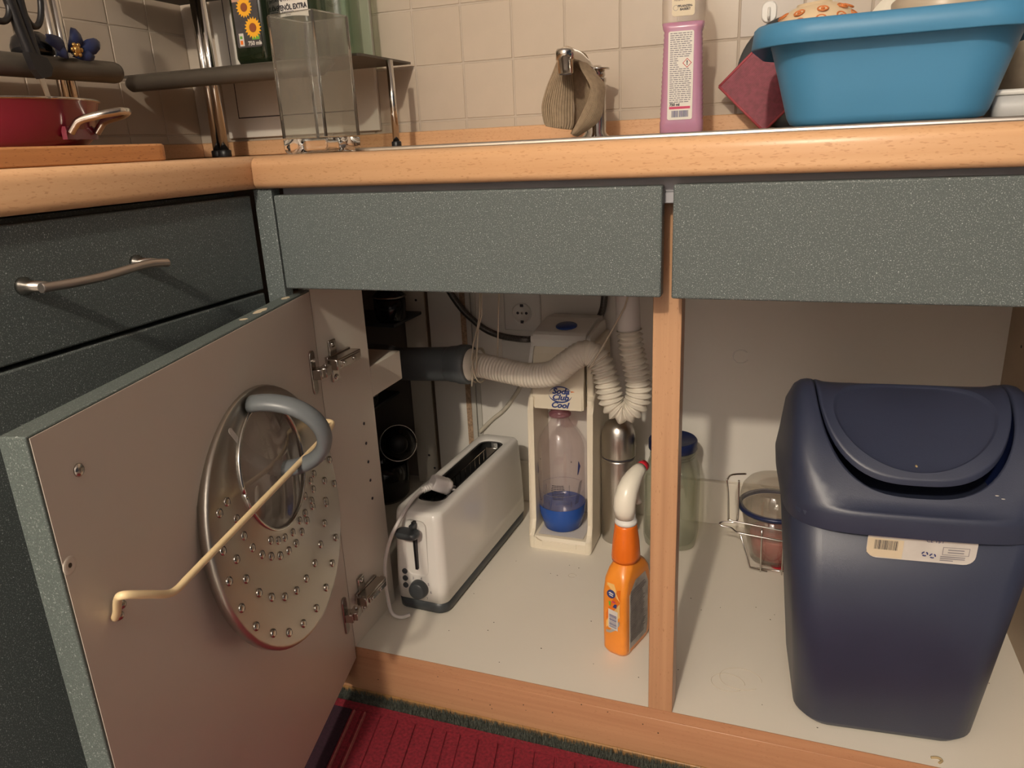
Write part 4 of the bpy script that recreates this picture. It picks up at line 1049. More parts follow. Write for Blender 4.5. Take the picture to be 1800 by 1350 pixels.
# ------------------------------------------------------------------ wire basket with a covered bowl
bk = thing('wire_basket', 'small chrome wire basket tucked left of the blue bin', 'basket', (0.62, 0.47, ZF))
def kb(x, y, z): return (x - 0.62, y - 0.47, z - ZF)
BX0, BX1, BY0, BY1 = 0.552, 0.700, 0.448, 0.556
mb = MB()
zr = 0.200
mb.tube(smooth_path([kb(*p) for p in ((0.700, BY0, zr - 0.012), (0.640, BY0, zr - 0.008), (0.580, BY0, zr - 0.003), (0.5565, BY0, zr), (0.5545, BY0 + 0.002, zr + 0.004), (0.5520, BY0 + 0.001, zr + 0.050), (0.5490, BY0 + 0.0005, 0.276), (0.5500, BY0 + 0.003, 0.2800), (0.5560, BY0 + 0.02, 0.2810), (0.580, BY0 + 0.030, 0.2810))], 6), 0.0017, 8)
mb.tube(smooth_path([kb(*p) for p in ((0.700, 0.4465, 0.168), (0.640, 0.4465, 0.172), (0.585, 0.4465, 0.1760), (0.570, 0.4465, 0.178), (0.560, 0.445, 0.186), (0.546, 0.444, 0.1880), (0.5395, 0.446, 0.1905), (0.545, 0.450, 0.1935), (0.562, 0.452, 0.1940), (0.5700, 0.453, 0.200), (0.5700, 0.456, 0.24), (0.5690, 0.458, 0.276))], 6), 0.0017, 8)
mb.build('handle_frame', 'chrome', bk)
mb = MB()
mb.tube([kb(0.576, 0.449, 0.176), kb(0.5955, 0.455, 0.104), kb(0.6270, 0.455, 0.100)], 0.0014, 8)
for x in (0.6130, 0.6500, 0.6870):
    mb.tube([kb(x, 0.4485, 0.190), kb(x + 0.001, 0.4475, 0.170), kb(x + 0.002, 0.452, 0.104), kb(x + 0.002, 0.456, 0.0975), kb(x + 0.002, 0.55, 0.0975)], 0.0014, 8)
for y in (0.462, 0.50, 0.54): mb.tube([kb(0.596, y, 0.1005), kb(0.70, y, 0.1005)], 0.0013, 8)
mb.build('wires', 'chrome', bk)
bw = thing('storage_bowl', 'clear storage bowl with navy rimmed glass lid in the wire basket', 'bowl', (0.6330, 0.5050, 0.1020))
mb = MB(); mb.lathe([(0.034, 0.0), (0.040, 0.003), (0.052, 0.060), (0.060, 0.104), (0.058, 0.104), (0.050, 0.060), (0.038, 0.006), (0.001, 0.005)], n=48, cap0=True); mb.build('bowl', 'bowl_glass', bw)
mb = MB(); mb.lathe([(0.0600, 0.1045), (0.0655, 0.1050), (0.0665, 0.1090), (0.0655, 0.1120), (0.0580, 0.1120)], n=56, cap0=False, cap1=False); mb.build('lid_rim', 'navy_lid', bw)
mb = MB(); mb.lathe([(0.0630, 0.1120), (0.0625, 0.130), (0.0590, 0.146), (0.0500, 0.157), (0.0400, 0.160), (0.0360, 0.157), (0.001, 0.157)], n=48, cap0=False); mb.build('lid_dome', 'bowl_glass', bw)
cl_ = MB(); cl_.loft([[(0.664 + x*k, 0.503 + y*k, z) for x, y in rrect(0.066, 0.070, 0.012, 5)] for z, k in ((0.0990, 0.96), (0.1015, 1.0))], True, True, True)
tag(cl_.build('plastic_lid', 'red'), 'thin red plastic lid lying under the bowl in the wire basket', 'lid')
mb = MB(); mb.lathe([(0.030, 0.010), (0.038, 0.012), (0.0450, 0.052), (0.044, 0.056), (0.001, 0.056)], n=36)
pc = mb.build('beaker', 'pink_box'); pc.location = (0.6360, 0.5050, 0.1020 - 0.001); tag(pc, 'pink red beaker nested inside the clear storage bowl', 'beaker')

# ------------------------------------------------------------------ pipes and hoses
gp = thing('waste_pipe', 'dark grey plastic waste pipe coming out of the corner cupboard', 'pipe', (0, 0, 0))
mb = MB()
pth = smooth_path([(-0.30, 0.52, 0.440), (-0.16, 0.490, 0.452), (-0.10, 0.465, 0.4545), (0.010, 0.452, 0.4640), (0.020, 0.4515, 0.465)], 6)
mb.tube(pth, 0.0335, 28); mb.build('pipe', 'pipe_grey', gp)
mb = MB()
e0, e1 = Vector((0.016, 0.452, 0.4645)), Vector((0.064, 0.447, 0.4670))
mb.tube([e0.lerp(e1, k) for k in (0, 0.1, 0.45, 0.55, 0.9, 1.0)], 0.037, 28, True, lambda i: (0.0335, 0.0350, 0.0365, 0.0385, 0.0385, 0.0365)[i]); mb.build('socket', 'pipe_grey', gp)
mb = MB()
e0, e1 = Vector((0.056, 0.448, 0.4665)), Vector((0.0745, 0.446, 0.4675))
mb.tube([e0.lerp(e1, k) for k in (0, 0.3, 0.6, 1.0)], 0.03, 28, True, lambda i: (0.0330, 0.0325, 0.0300, 0.0245)[i]); mb.build('seal_collar', 'hose_white', gp)

dh = thing('drain_hose', 'white corrugated drain hose looping in an S below the sink', 'hose', (0, 0, 0))
hpx = [(0.064, 0.447, 0.4670), (0.088, 0.442, 0.4680), (0.138, 0.432, 0.4640), (0.192, 0.424, 0.4600), (0.238, 0.418, 0.4690), (0.266, 0.416, 0.4900), (0.297, 0.418, 0.5100), (0.3220, 0.4180, 0.5010), (0.3360, 0.4170, 0.4700), (0.3430, 0.4160, 0.4400), (0.3500, 0.4160, 0.4180), (0.3680, 0.4170, 0.4055), (0.3870, 0.4190, 0.4170), (0.3945, 0.4200, 0.4400), (0.3940, 0.4200, 0.4600), (0.3885, 0.4200, 0.4900), (0.3810, 0.4200, 0.5240), (0.3775, 0.4200, 0.5560)]
full_p = resample(smooth_path(hpx, 14), 0.00115)
L_ = len(full_p)
def hr(i):
    t = i/L_
    if t < 0.50: pitch, amp, base = 0.0066, 0.0012, 0.0225
    else: pitch, amp, base = 0.0098, 0.0034, 0.0205
    ph = (i*0.00115/pitch) % 1.0
    tri = 1 - abs(2*ph - 1)
    blend = min(1.0, max(0.0, (t - 0.47)/0.06))
    base = 0.0225*(1-blend) + 0.0198*blend; amp = 0.0012*(1-blend) + 0.0041*blend
    if t > 0.88: amp *= 0.8
    return base + amp*(2*tri - 1)
mb = MB(); mb.tube(full_p, 0.02, 22, True, hr); mb.build('corrugated_hose', 'hose_white', dh)
mb = MB(); mb.tube([(0.3775, 0.42, 0.554), (0.3765, 0.42, 0.560), (0.3745, 0.42, 0.600), (0.3720, 0.42, 0.690)], 0.0205, 24, True, lambda i: (0.0190, 0.0205, 0.0205, 0.0205)[i]); mb.build('tail_pipe', 'pipe_white', dh)

def string_thing(label, paths, base):
    t = thing('string_tie', label, 'string', base)
    for p in paths:
        mb = MB(); mb.tube([Vector(q_) - Vector(base) for q_ in p], 0.0015, 6); mb.build('strand', 'string', t)
    return t
def loop(c, r, tilt, n=24, ax=Vector((0, 1, 0))):
    c = Vector(c); return [tuple(c + Vector((tilt*sin(2*pi*i/n), r*cos(2*pi*i/n), r*sin(2*pi*i/n)))) for i in range(n + 1)]
string_thing('doubled string hanging from above and tied round the pipe joint', [
    [(0.1120, 0.410, 0.690), (0.1040, 0.410, 0.575), (0.0970, 0.410, 0.545), (0.0880, 0.4105, 0.520), (0.0820, 0.4120, 0.49), (0.0830, 0.4130, 0.470), (0.0780, 0.4130, 0.435)],
    [(0.1150, 0.410, 0.690), (0.1080, 0.410, 0.575), (0.1000, 0.409, 0.548), (0.0960, 0.410, 0.520), (0.0930, 0.4120, 0.50), (0.0880, 0.4130, 0.460)],
    loop((0.0800, 0.446, 0.4670), 0.0330, 0.004), loop((0.0830, 0.446, 0.4670), 0.0325, -0.004)], (0.08, 0.446, 0.44))
string_thing('single straight string hanging behind the tied strand', [[(0.1420, 0.440, 0.700), (0.1300, 0.440, 0.580), (0.1230, 0.440, 0.487)]], (0.123, 0.44, 0.487))
string_thing('string slung from the tail pipe round the hose crest', [
    [(0.3860, 0.3960, 0.640), (0.3750, 0.3930, 0.600), (0.3480, 0.3930, 0.550), (0.3160, 0.3940, 0.495), (0.3130, 0.3950, 0.490)],
    [(0.3130, 0.3950, 0.490), (0.3240, 0.3935, 0.500), (0.3420, 0.398, 0.5130), (0.3450, 0.41, 0.515)]], (0.313, 0.395, 0.49))

sh_ = thing('supply_hose', 'dark braided water hose sagging across the cabinet back', 'hose', (0, 0, 0))
mb = MB(); mb.tube(smooth_path([(-0.085, 0.612, 0.690), (-0.060, 0.612, 0.600), (-0.025, 0.611, 0.5430), (0.002, 0.610, 0.5170), (0.033, 0.610, 0.4945), (0.071, 0.610, 0.4820), (0.12, 0.6095, 0.4780), (0.14, 0.6250, 0.477), (0.20, 0.6255, 0.478), (0.240, 0.6255, 0.487), (0.262, 0.622, 0.506), (0.281, 0.612, 0.535), (0.290, 0.610, 0.575), (0.294, 0.610, 0.690)], 8), 0.0068, 14); mb.build('braid', 'steel_hose', sh_)
cb = thing('power_cable', 'cream cable running diagonally up the cabinet back wall', 'cable', (0, 0, 0))
mb = MB(); mb.tube(smooth_path([(-0.004, 0.626, 0.252), (0.027, 0.6295, 0.284), (0.056, 0.6295, 0.309), (0.084, 0.6295, 0.345), (0.099, 0.6295, 0.370), (0.112, 0.6295, 0.40), (0.120, 0.6295, 0.47)], 6), 0.0045, 10); mb.build('sheath', 'cable', cb)

# socket outlet and the blank box under it
so = thing('wall_socket', 'white round earthed wall socket on the cabinet back', 'socket', (0.110, 0.634, 0.5305))
mb = MB(); mb.box(-0.0410, -0.009, -0.0385, 0.0405, -0.0002, 0.0420, 0.003, 2); mb.build('plate', 'white_plastic', so)
def on_wall(mb, name, mat, parent, x, z, y=-0.009):
    o = mb.build(name, mat, parent); o.matrix_local = Matrix.Translation((x, y, z)) @ Matrix.Rotation(pi/2, 4, 'X'); return o
mb = MB(); mb.lathe([(0.0215, 0.0001), (0.0215, 0.0030), (0.0195, 0.0032), (0.0190, 0.0008), (0.001, 0.0008)], n=40); on_wall(mb, 'well', 'white_plastic', so, 0.0, 0.0)
for x in (-0.0095, 0.0095):
    mb = MB(); mb.lathe([(0.0030, 0.0008), (0.0030, 0.0013)], n=16); on_wall(mb, 'pin_hole', 'ink', so, x, 0.0)
mb = MB(); mb.lathe([(0.0028, 0.0008), (0.0025, 0.0016), (0.0008, 0.0016)], n=16); on_wall(mb, 'screw', 'nickel', so, 0.0, 0.0)
for z in (-0.0185, 0.0165):
    mb = MB(); mb.box(-0.0032, -0.0030, 0.0008, 0.0032, 0.0030, 0.0034); on_wall(mb, 'earth_clip', 'ink', so, 0.0, z)
jb = MB(); jb.box(0.0605, 0.6235, 0.420, 0.1290, 0.6336, 0.4700, 0.002, 2)
tag(jb.build('junction_box', 'white_plastic'), 'plain cream box on the back wall below the socket', 'box')

# dark pots in the corner cupboard
def pot(loc, r, h, label, lidded=True, rx=0):
    t = thing('cooking_pot', label, 'pot', loc); t.rotation_euler = (rx, 0, 0)
    mb = MB(); mb.lathe([(r*0.80, 0), (r*0.94, h*0.12), (r, h*0.55), (r, h), (r*0.96, h), (r*0.95, h*0.5), (r*0.8, h*0.1), (0.001, h*0.1)], n=40, cap0=True); mb.build('body', 'black_gloss', t)
    if lidded:
        mb = MB(); mb.lathe([(r*1.02, h + 0.0005), (r*1.02, h + 0.004), (r*0.7, h + 0.016), (r*0.2, h + 0.022), (0.001, h + 0.022)], n=40); mb.build('lid', 'black_gloss', t)
        mb = MB(); mb.tube([(r*1.02*cos(2*pi*i/40), r*1.02*sin(2*pi*i/40), h + 0.003) for i in range(41)], 0.0018, 6); mb.build('lid_rim', 'nickel', t)
        mb = MB(); mb.lathe([(0.008, h + 0.021), (0.008, h + 0.030), (0.020, h + 0.036), (0.021, h + 0.046), (0.016, h + 0.050), (0.001, h + 0.050)], n=28); mb.build('knob', 'black', t)
    return t
pot((-0.255, 0.530, 0.3265), 0.050, 0.028, 'black lidded pot on the low shelf inside the corner cupboard')
t_ = pot((-0.195, 0.590, 0.2240), 0.040, 0.040, 'black lidded pot tipped on its side low in the corner cupboard', True, radians(72)); t_.rotation_euler = (radians(72), 0, radians(30))
pot((-0.225, 0.560, ZF + 0.0005), 0.060, 0.090, 'black open pot on the corner cupboard floor', False)
pot((-0.165, 0.560, 0.5205), 0.034, 0.050, 'small black lidded pot on the top board of the corner cupboard')
# ------------------------------------------------------------------ left worktop: board, pan, rack
bd = thing('cutting_board', 'thick reddish wooden cutting board under the red pan', 'cutting board', (-0.345, -0.22, ZT))
mb = MB(); mb.loft([[(x*k, y*k, z) for x, y in rrect(0.385, 0.444, 0.022, 6)] for z, k in ((0.0004, 0.992), (0.002, 1.0), (0.0195, 1.0), (0.0218, 0.992))], True, True, True, False)
for f in mb.bm.faces: f.smooth = False
mb.build('slab', 'beech_board', bd)
pn = thing('frying_pan', 'deep red frying pan with steel side handle on the cutting board', 'pan', (-0.383, -0.068, ZT + 0.0221), radians(-6))
mb = MB(); mb.lathe([(0.100, 0.0), (0.108, 0.002), (0.117, 0.010), (0.1265, 0.034), (0.1325, 0.056), (0.1345, 0.0590)], n=72, cap1=False)
mb.lathe([(0.1322, 0.0590), (0.1300, 0.055), (0.1140, 0.010), (0.104, 0.004), (0.001, 0.004)], n=72, cap0=False); mb.build('body', 'pan_red', pn)
mb = MB(); mb.tube([(0.1338*cos(2*pi*i/72), 0.1338*sin(2*pi*i/72), 0.0595) for i in range(73)], 0.0016, 8); mb.build('rim', 'nickel', pn)
mb = MB()
c20, s20 = cos(radians(24)), sin(radians(24))
def ph(r, t, z): return Vector((r*c20 - t*s20, r*s20 + t*c20, z))
hpth = smooth_path([ph(0.1240, -0.030, 0.018), ph(0.131, -0.030, 0.026), ph(0.140, -0.029, 0.0330), ph(0.166, -0.024, 0.0385), ph(0.182, -0.011, 0.0420), ph(0.184, 0.0, 0.0425), ph(0.182, 0.011, 0.0420), ph(0.166, 0.024, 0.0385), ph(0.140, 0.029, 0.0330), ph(0.131, 0.030, 0.026), ph(0.1240, 0.030, 0.018)], 6)
oval_tube(mb, hpth, 0.0050, 0.0048, (0, 0, 1)); mb.build('side_handle', 'nickel', pn)
mb = MB(); mb.loft([[tuple(ph(0.1215 + o, t, z)) for t, z in ((-0.036, 0.010), (0.036, 0.010), (0.036, 0.026), (-0.036, 0.026))] for o in (-0.006, 0.0005)], True, True, True, False); mb.build('handle_plate', 'pan_red', pn)

rk = thing('corner_rack', 'grey brown corner shelf rack on chrome poles standing on the worktop', 'rack', (-0.55, 0.55, ZT))
def rk_(x, y, z): return (x + 0.55, y - 0.55, z - ZT)
mb = MB(); mb.prism([rk_(x, y, 0)[:2] for x, y in ((-0.722, 0.500), (-0.147, 0.497), (-0.142, 0.505), (-0.146, 0.711), (-0.722, 0.711))], 'Z', 1.0375 - ZT, 1.0420 - ZT)
mb.tube([rk_(-0.702, 0.506, 1.0250), rk_(-0.696, 0.502, 1.0250), rk_(-0.23, 0.502, 1.0250), rk_(-0.205, 0.506, 1.034)], 0.0165, 20, True, lambda i: (0.013, 0.0165, 0.0165, 0.006)[i])
mb.build('back_shelf', 'shelf', rk)
mb = MB(); mb.prism([rk_(x, y, 0)[:2] for x, y in ((-0.722, -0.25), (-0.478, -0.25), (-0.478, 0.235), (-0.500, 0.262), (-0.722, 0.470))], 'Z', 1.0285 - ZT, 1.0330 - ZT)
mb.tube([rk_(-0.480, -0.25, 1.0160), rk_(-0.480, 0.246, 1.0160), rk_(-0.4805, 0.252, 1.0160), rk_(-0.482, 0.255, 1.0160)], 0.0175, 20, True, lambda i: (0.0175, 0.0175, 0.0165, 0.012)[i])
mb.build('side_shelf', 'shelf', rk)
mb = MB(); mb.prism([rk_(x, y, 0)[:2] for x, y in ((-0.722, 0.500), (-0.575, 0.500), (-0.560, 0.520), (-0.560, 0.711), (-0.722, 0.711))], 'Z', 1.205 - ZT, 1.2095 - ZT)
mb.tube([rk_(-0.715, 0.504, 1.198), rk_(-0.62, 0.504, 1.198)], 0.011, 14); mb.build('top_shelf', 'shelf', rk)
for x, y, z1, r in ((-0.566, 0.598, 1.23, 0.0100), (-0.5868, 0.602, 1.23, 0.0100), (-0.1365, 0.600, 1.0372, 0.0068), (-0.600, 0.245, 1.22, 0.0080), (-0.600, 0.2630, 1.22, 0.0080), (-0.640, 0.140, 1.22, 0.0080)):
    mb = MB(); mb.tube([rk_(x, y, ZT + 0.010), rk_(x, y, z1)], r, 18); mb.build('pole', 'chrome', rk)
    mb = MB(); mb.lathe([(r*1.35, 0.0004), (r*1.45, 0.002), (r*1.45, 0.014), (r*1.25, 0.0155)], rk_(x, y, ZT), 20); mb.build('foot', 'black', rk)

# scissors hanging at the rack front, bow and dark tin on the side shelf
sc = thing('scissors', 'black handled kitchen scissors held upright at the rack shelf', 'scissors', (-0.445, 0.065, 1.02))
def sk(y, z, x=-0.447): return (x + 0.445, y - 0.065, z - 1.02)
for ring_c, ry, rz, tl in (((0.030, 1.098), 0.020, 0.030, 12), ((0.088, 1.112), 0.0175, 0.045, -4)):
    mb = MB(); pts = []
    for i in range(33):
        a = 2*pi*i/32; u, v = ry*cos(a), rz*sin(a); t = radians(tl)
        pts.append(Vector(sk(ring_c[0] + u*cos(t) - v*sin(t), ring_c[1] + u*sin(t) + v*cos(t))))
    mb.tube(pts, 0.0046, 10); mb.build('handle_loop', 'black', sc)
mb = MB()
mb.tube(smooth_path([sk(0.051, 1.110), sk(0.056, 1.085), sk(0.060, 1.064), sk(0.064, 1.045), sk(0.070, 1.020)], 5), 0.0085, 12, True)
mb.tube(smooth_path([sk(0.068, 1.110), sk(0.069, 1.085), sk(0.072, 1.062), sk(0.0745, 1.040), sk(0.077, 1.020)], 5), 0.0075, 12, True); mb.build('shank', 'black', sc)
mb = MB(); mb.prism([(sk(y, z)[1], sk(y, z)[2]) for y, z in ((0.058, 1.030), (0.088, 1.024), (0.094, 1.010), (0.088, 0.998), (0.072, 0.994), (0.064, 1.006))], 'X', -0.006, 0.007); mb.build('blade_guard', 'black', sc)
mb = MB(); mb.prism([(sk(y, z)[1], sk(y, z)[2]) for y, z in ((0.071, 1.000), (0.080, 1.000), (0.094, 0.900), (0.090, 0.900))], 'X', -0.001, 0.001); mb.build('blade', 'steel', sc)
tn = MB(); tn.lathe([(0.024, 0), (0.030, 0.004), (0.031, 0.016), (0.026, 0.028), (0.015, 0.036), (0.001, 0.038)], n=36)
o = tn.build('storage_tin', 'black_gloss'); o.location = (-0.508, 0.125, 1.0332); tag(o, 'small round black tin beside the navy bow on the rack', 'tin')
bo = thing('gift_bow', 'navy ribbon bow with a gold flower on the rack shelf', 'bow', (-0.480, 0.160, 1.0338))
def leaf(mb, base, tip, w, th=0.0012, bulge=0.010):
    b_, t = Vector(base), Vector(tip); ax = (t - b_); sd = ax.cross(Vector((1, 0, 0.15))).normalized()
    prof = ((0, 0.25), (0.25, 0.85), (0.55, 1.0), (0.85, 0.75), (1.0, 0.45))
    A = []
    for k, ww in prof: 
        c = b_ + ax*k + Vector((bulge*sin(pi*k), 0, 0)); A.append((c - sd*w*ww, c + Vector((0.003, 0, 0)), c + sd*w*ww))
    mb.loft([[tuple(p) for p in r] + [tuple(p - Vector((th, 0, 0))) for p in reversed(r)] for r in A], True, True, True, True)
for bs, tp, w in (((0.004, 0.004, 0.006), (0.012, 0.014, 0.042), 0.012), ((0.004, 0.010, 0.006), (0.014, 0.055, 0.026), 0.012), ((0.004, -0.004, 0.006), (0.012, -0.042, 0.024), 0.012), ((0.004, -0.004, 0.004), (0.014, -0.030, 0.004), 0.010), ((0.004, 0.008, 0.003), (0.014, 0.040, 0.003), 0.009)):
    mb = MB(); leaf(mb, bs, tp, w); mb.build('ribbon_loop', 'bow_blue', bo)
mb = MB(); mb.sphere((0.017, 0.006, 0.010), (0.006, 0.007, 0.007), 10)
for k in range(6): a = 2*pi*k/6; mb.sphere((0.018, 0.006 + 0.008*cos(a), 0.010 + 0.008*sin(a)), (0.003, 0.0036, 0.0036), 8)
mb.build('gold_flower', 'gold', bo)

# ------------------------------------------------------------------ bottles on the rack's back shelf
sf = thing('oil_bottle', 'dark bottle with sunflower label on the back shelf', 'bottle', (-0.392, 0.541, 1.0423))
def obr(z, k, r=0.02, w=0.088, d=0.062): return [(x*k, y*k, z) for x, y in rrect(w, d, r, 6)]
mb = MB(); mb.loft([obr(0.0, 0.84), obr(0.003, 0.92), obr(0.012, 1.0), obr(0.15, 1.0), obr(0.175, 0.85), obr(0.20, 0.42), obr(0.25, 0.36)], True, True, True); mb.build('glass', 'oil_green', sf)
mb = MB(); LY = -0.0313
mb.mat('oil_label'); mb.prism([(x + 0.001, z + 0.091) for x, z in rrect(0.058, 0.122, 0.004, 3)], 'Y', LY - 0.0004, LY); lab = mb.build('label', None, sf)
mb = MB().mat('pink_label'); mb.poly([(x, LY - 0.0006, z) for x, z in ((-0.028, 0.112), (0.030, 0.112), (0.030, 0.151), (-0.028, 0.151))])
mb.mat('logo_green'); mb.poly([(x, LY - 0.0006, z) for x, z in ((0.008, 0.043), (0.026, 0.043), (0.026, 0.051), (0.008, 0.051))])
mb.mat('label_white'); mb.poly([(x, LY - 0.0006, z) for x, z in ((-0.022, 0.033), (-0.011, 0.033), (-0.011, 0.056), (-0.022, 0.056))])
mb.mat('orange'); mb.poly([(x, LY - 0.0008, z) for x, z in ((-0.020, 0.036), (-0.014, 0.036), (-0.014, 0.043), (-0.020, 0.043))])
mb.mat('logo_green'); mb.poly([(x, LY - 0.0008, z) for x, z in ((-0.020, 0.046), (-0.014, 0.046), (-0.014, 0.051), (-0.020, 0.051))])
mb.build('label_print', None, lab)
for cx_, cz_, r in ((-0.001, 0.1010, 0.0190), (0.0135, 0.0640, 0.0200)):
    mb = MB().mat('petal'); n = 18
    for k in range(n):
        a = 2*pi*k/n; w = 0.20
        mb.poly([(cx_ + r*q_*cos(a + d_), LY - 0.0007 - 0.00005*(k % 2), cz_ + r*q_*sin(a + d_)) for q_, d_ in ((0.35, -0.16), (0.72, -w), (1.0, 0.0), (0.72, w), (0.35, 0.16))])
    mb.mat('petal_centre'); mb.poly([(cx_ + 0.42*r*cos(2*pi*i/16), LY - 0.0011, cz_ + 0.42*r*sin(2*pi*i/16)) for i in range(16)])
    mb.build('sunflower', None, lab)
text('lettering', '750 ml', 0.0105, 'label_white', lab, (0.0120, LY - 0.0007, 0.0365), (1, 0, 0), (0, 0, 1), bold=0.0003)
text('lettering', 'e', 0.0090, 'label_white', lab, (0.0275, LY - 0.0007, 0.0365), (1, 0, 0), (0, 0, 1), bold=0.0003)

ol = thing('olive_oil_bottle', 'square green glass olive oil bottle with white label behind the vase', 'bottle', (-0.330, 0.600, 1.0423))
mb = MB(); mb.loft([obr(0.0, 0.86, 0.014, 0.094, 0.07), obr(0.004, 0.96, 0.014, 0.094, 0.07), obr(0.012, 1.0, 0.014, 0.094, 0.07), obr(0.21, 1.0, 0.014, 0.094, 0.07), obr(0.24, 0.4, 0.014, 0.094, 0.07), obr(0.28, 0.36, 0.014, 0.094, 0.07)], True, True, True); mb.build('glass', 'green_glass', ol)
mb = MB(); mb.loft([obr(0.008, 0.95, 0.014, 0.094, 0.07), obr(0.20, 0.95, 0.014, 0.094, 0.07)], True, True, True); mb.build('oil', 'oil_green' if False else 'green_glass', ol)
mb = MB(); n = 14; top = [(-0.0445 + 0.089*i/n, 0.200) for i in range(n + 1)]; bot = [(0.0445 - 0.089*i/n, 0.0830 + 0.004*(1 - (2*i/n - 1)**2)) for i in range(n + 1)]
mb.prism(top + bot, 'Y', -0.0358, -0.0352); lab2 = mb.build('label', 'white_cover', ol)
OY = -0.0362
text('lettering', 'OLIVENÖL EXTRA', 0.0130, 'ink', lab2, (-0.0415, OY, 0.1015), (1, 0, 0.03), (0, 0, 1), 'LEFT', bold=0.0004, sx=0.80)
text('lettering', 'NATIVES', 0.0105, 'ink', lab2, (-0.002, OY, 0.1175), (1, 0, 0.03), (0, 0, 1), bold=0.0003)
mb = MB().mat('ink_soft')
for i, (z, w) in enumerate(((0.0945, 0.028), (0.0915, 0.020), (0.0885, 0.012))):
    for k in range(7): mb.poly([(x, OY, zz) for x, zz in ((-0.002 - w/2 + w*k/7, z), (-0.002 - w/2 + w*(k + 0.75)/7, z), (-0.002 - w/2 + w*(k + 0.75)/7, z + 0.0017), (-0.002 - w/2 + w*k/7, z + 0.0017))])
mb.build('small_print', None, lab2)

gb = thing('glass_bottle', 'clear glass swing bottle with embossed ring right of the olive oil', 'bottle', (-0.2350, 0.600, 1.0423))
mb = MB(); mb.lathe([(0.028, 0.0005), (0.036, 0.004), (0.0375, 0.012), (0.0375, 0.20), (0.028, 0.24), (0.014, 0.27), (0.014, 0.30)], n=48, cap1=False); mb.build('glass', 'green_glass', gb)
mb = MB(); mb.lathe([(0.0350, 0.010), (0.0355, 0.013), (0.0355, 0.19)], n=48, cap0=True, cap1=False); mb.build('inner_wall', 'clear', gb)
mb = MB()
for r in (0.0125, 0.0095): mb.tube([(r*sin(2*pi*i/28) + 0.006, -0.0376 + 0.0018*(abs(sin(2*pi*i/28) + 0.5))**2*0.6, 0.107 + r*cos(2*pi*i/28)) for i in range(29)], 0.0007, 6)
mb.build('embossed_ring', 'clear', gb)

# ------------------------------------------------------------------ square glass vase near the worktop corner
va = thing('glass_vase', 'tall square clear glass vase by the worktop corner', 'vase', (-0.2153 + 0.0165, 0.4556 - 0.0265, ZT), radians(-5.5))
def vr(z, w, r=0.006): return [(x, y, z) for x, y in rrect(w, w, r, 4)]
mb = MB(); mb.loft([vr(0.0006, 0.094), vr(0.003, 0.100), vr(0.010, 0.102), vr(0.2305, 0.102), vr(0.2315, 0.1005), vr(0.2315, 0.0970), vr(0.2300, 0.0955), vr(0.045, 0.0945), vr(0.026, 0.086, 0.02), vr(0.019, 0.060, 0.02), vr(0.017, 0.02, 0.008)], True, True, True)
mb.bm.free(); mb = MB()
mb.loft([vr(0.0275, 0.102), vr(0.2305, 0.102), vr(0.2315, 0.1005), vr(0.2315, 0.0970), vr(0.2300, 0.0955), vr(0.0275, 0.0945)], True, False, False); mb.build('wall', 'vase_wall', va)
mb = MB(); mb.loft([vr(0.0006, 0.092), vr(0.003, 0.099), vr(0.010, 0.1016), vr(0.0255, 0.1016), vr(0.0265, 0.094), vr(0.0230, 0.075, 0.03), vr(0.0200, 0.04, 0.018)], True, True, True); mb.build('base', 'vase', va)
for sx_, sy_ in ((-1, -1), (1, -1), (1, 1), (-1, 1)):
    mb = MB(); mb.tube([(sx_*0.0476, sy_*0.0476, 0.028), (sx_*0.0476, sy_*0.0476, 0.2305)], 0.0028, 10); mb.build('edge', 'vase', va)
mb = MB()
mb.tube([(x, y, 0.2315) for x, y in rrect(0.099, 0.099, 0.006, 4)] + [(0.0495, 0.0435, 0.2315)], 0.0012, 6); mb.build('rim', 'vase', va)

# ------------------------------------------------------------------ white service cover and hook on the tiles
wc = thing('wall_cover', 'white service hatch cover on the tiles behind the shelf rack', 'wall cover', (-0.441, YW, 1.06))
mb = MB(); mb.box(-0.205, -0.0105, -0.150, 0.204, -0.0004, 0.26, 0.002, 2); mb.build('frame', 'white_cover', wc)
mb = MB(); mb.box(-0.166, -0.0120, -0.104, 0.150, -0.0106, 0.24, 0.0006, 1); mb.build('hatch', 'white_cover', wc)
mb = MB()
for a in ((-0.1685, -0.1065, -0.1662, 0.24), (-0.1662, -0.1065, 0.1502, -0.1042)): mb.box(a[0], -0.0112, a[1], a[2], -0.0104, a[3])
mb.build('gap', 'ink', wc)
hk = thing('wall_hook', 'small white adhesive hook on the tiles above the blue basin', 'hook', (0.567, YW, 1.073))
mb = MB(); mb.loft([[(x*k, -o, z*k) for x, z in rrect(0.026, 0.036, 0.012, 6)] for o, k in ((0.0004, 1.0), (0.002, 1.0), (0.0036, 0.88))], True, True, True); mb.build('pad', 'white_plastic', hk)
mb = MB(); mb.tube(smooth_path([(0, -0.003, 0.006), (0, -0.007, 0.000), (0, -0.010, -0.008), (0, -0.013, -0.012), (0, -0.017, -0.008)], 5), 0.0024, 8); mb.build('prong', 'white_plastic', hk)

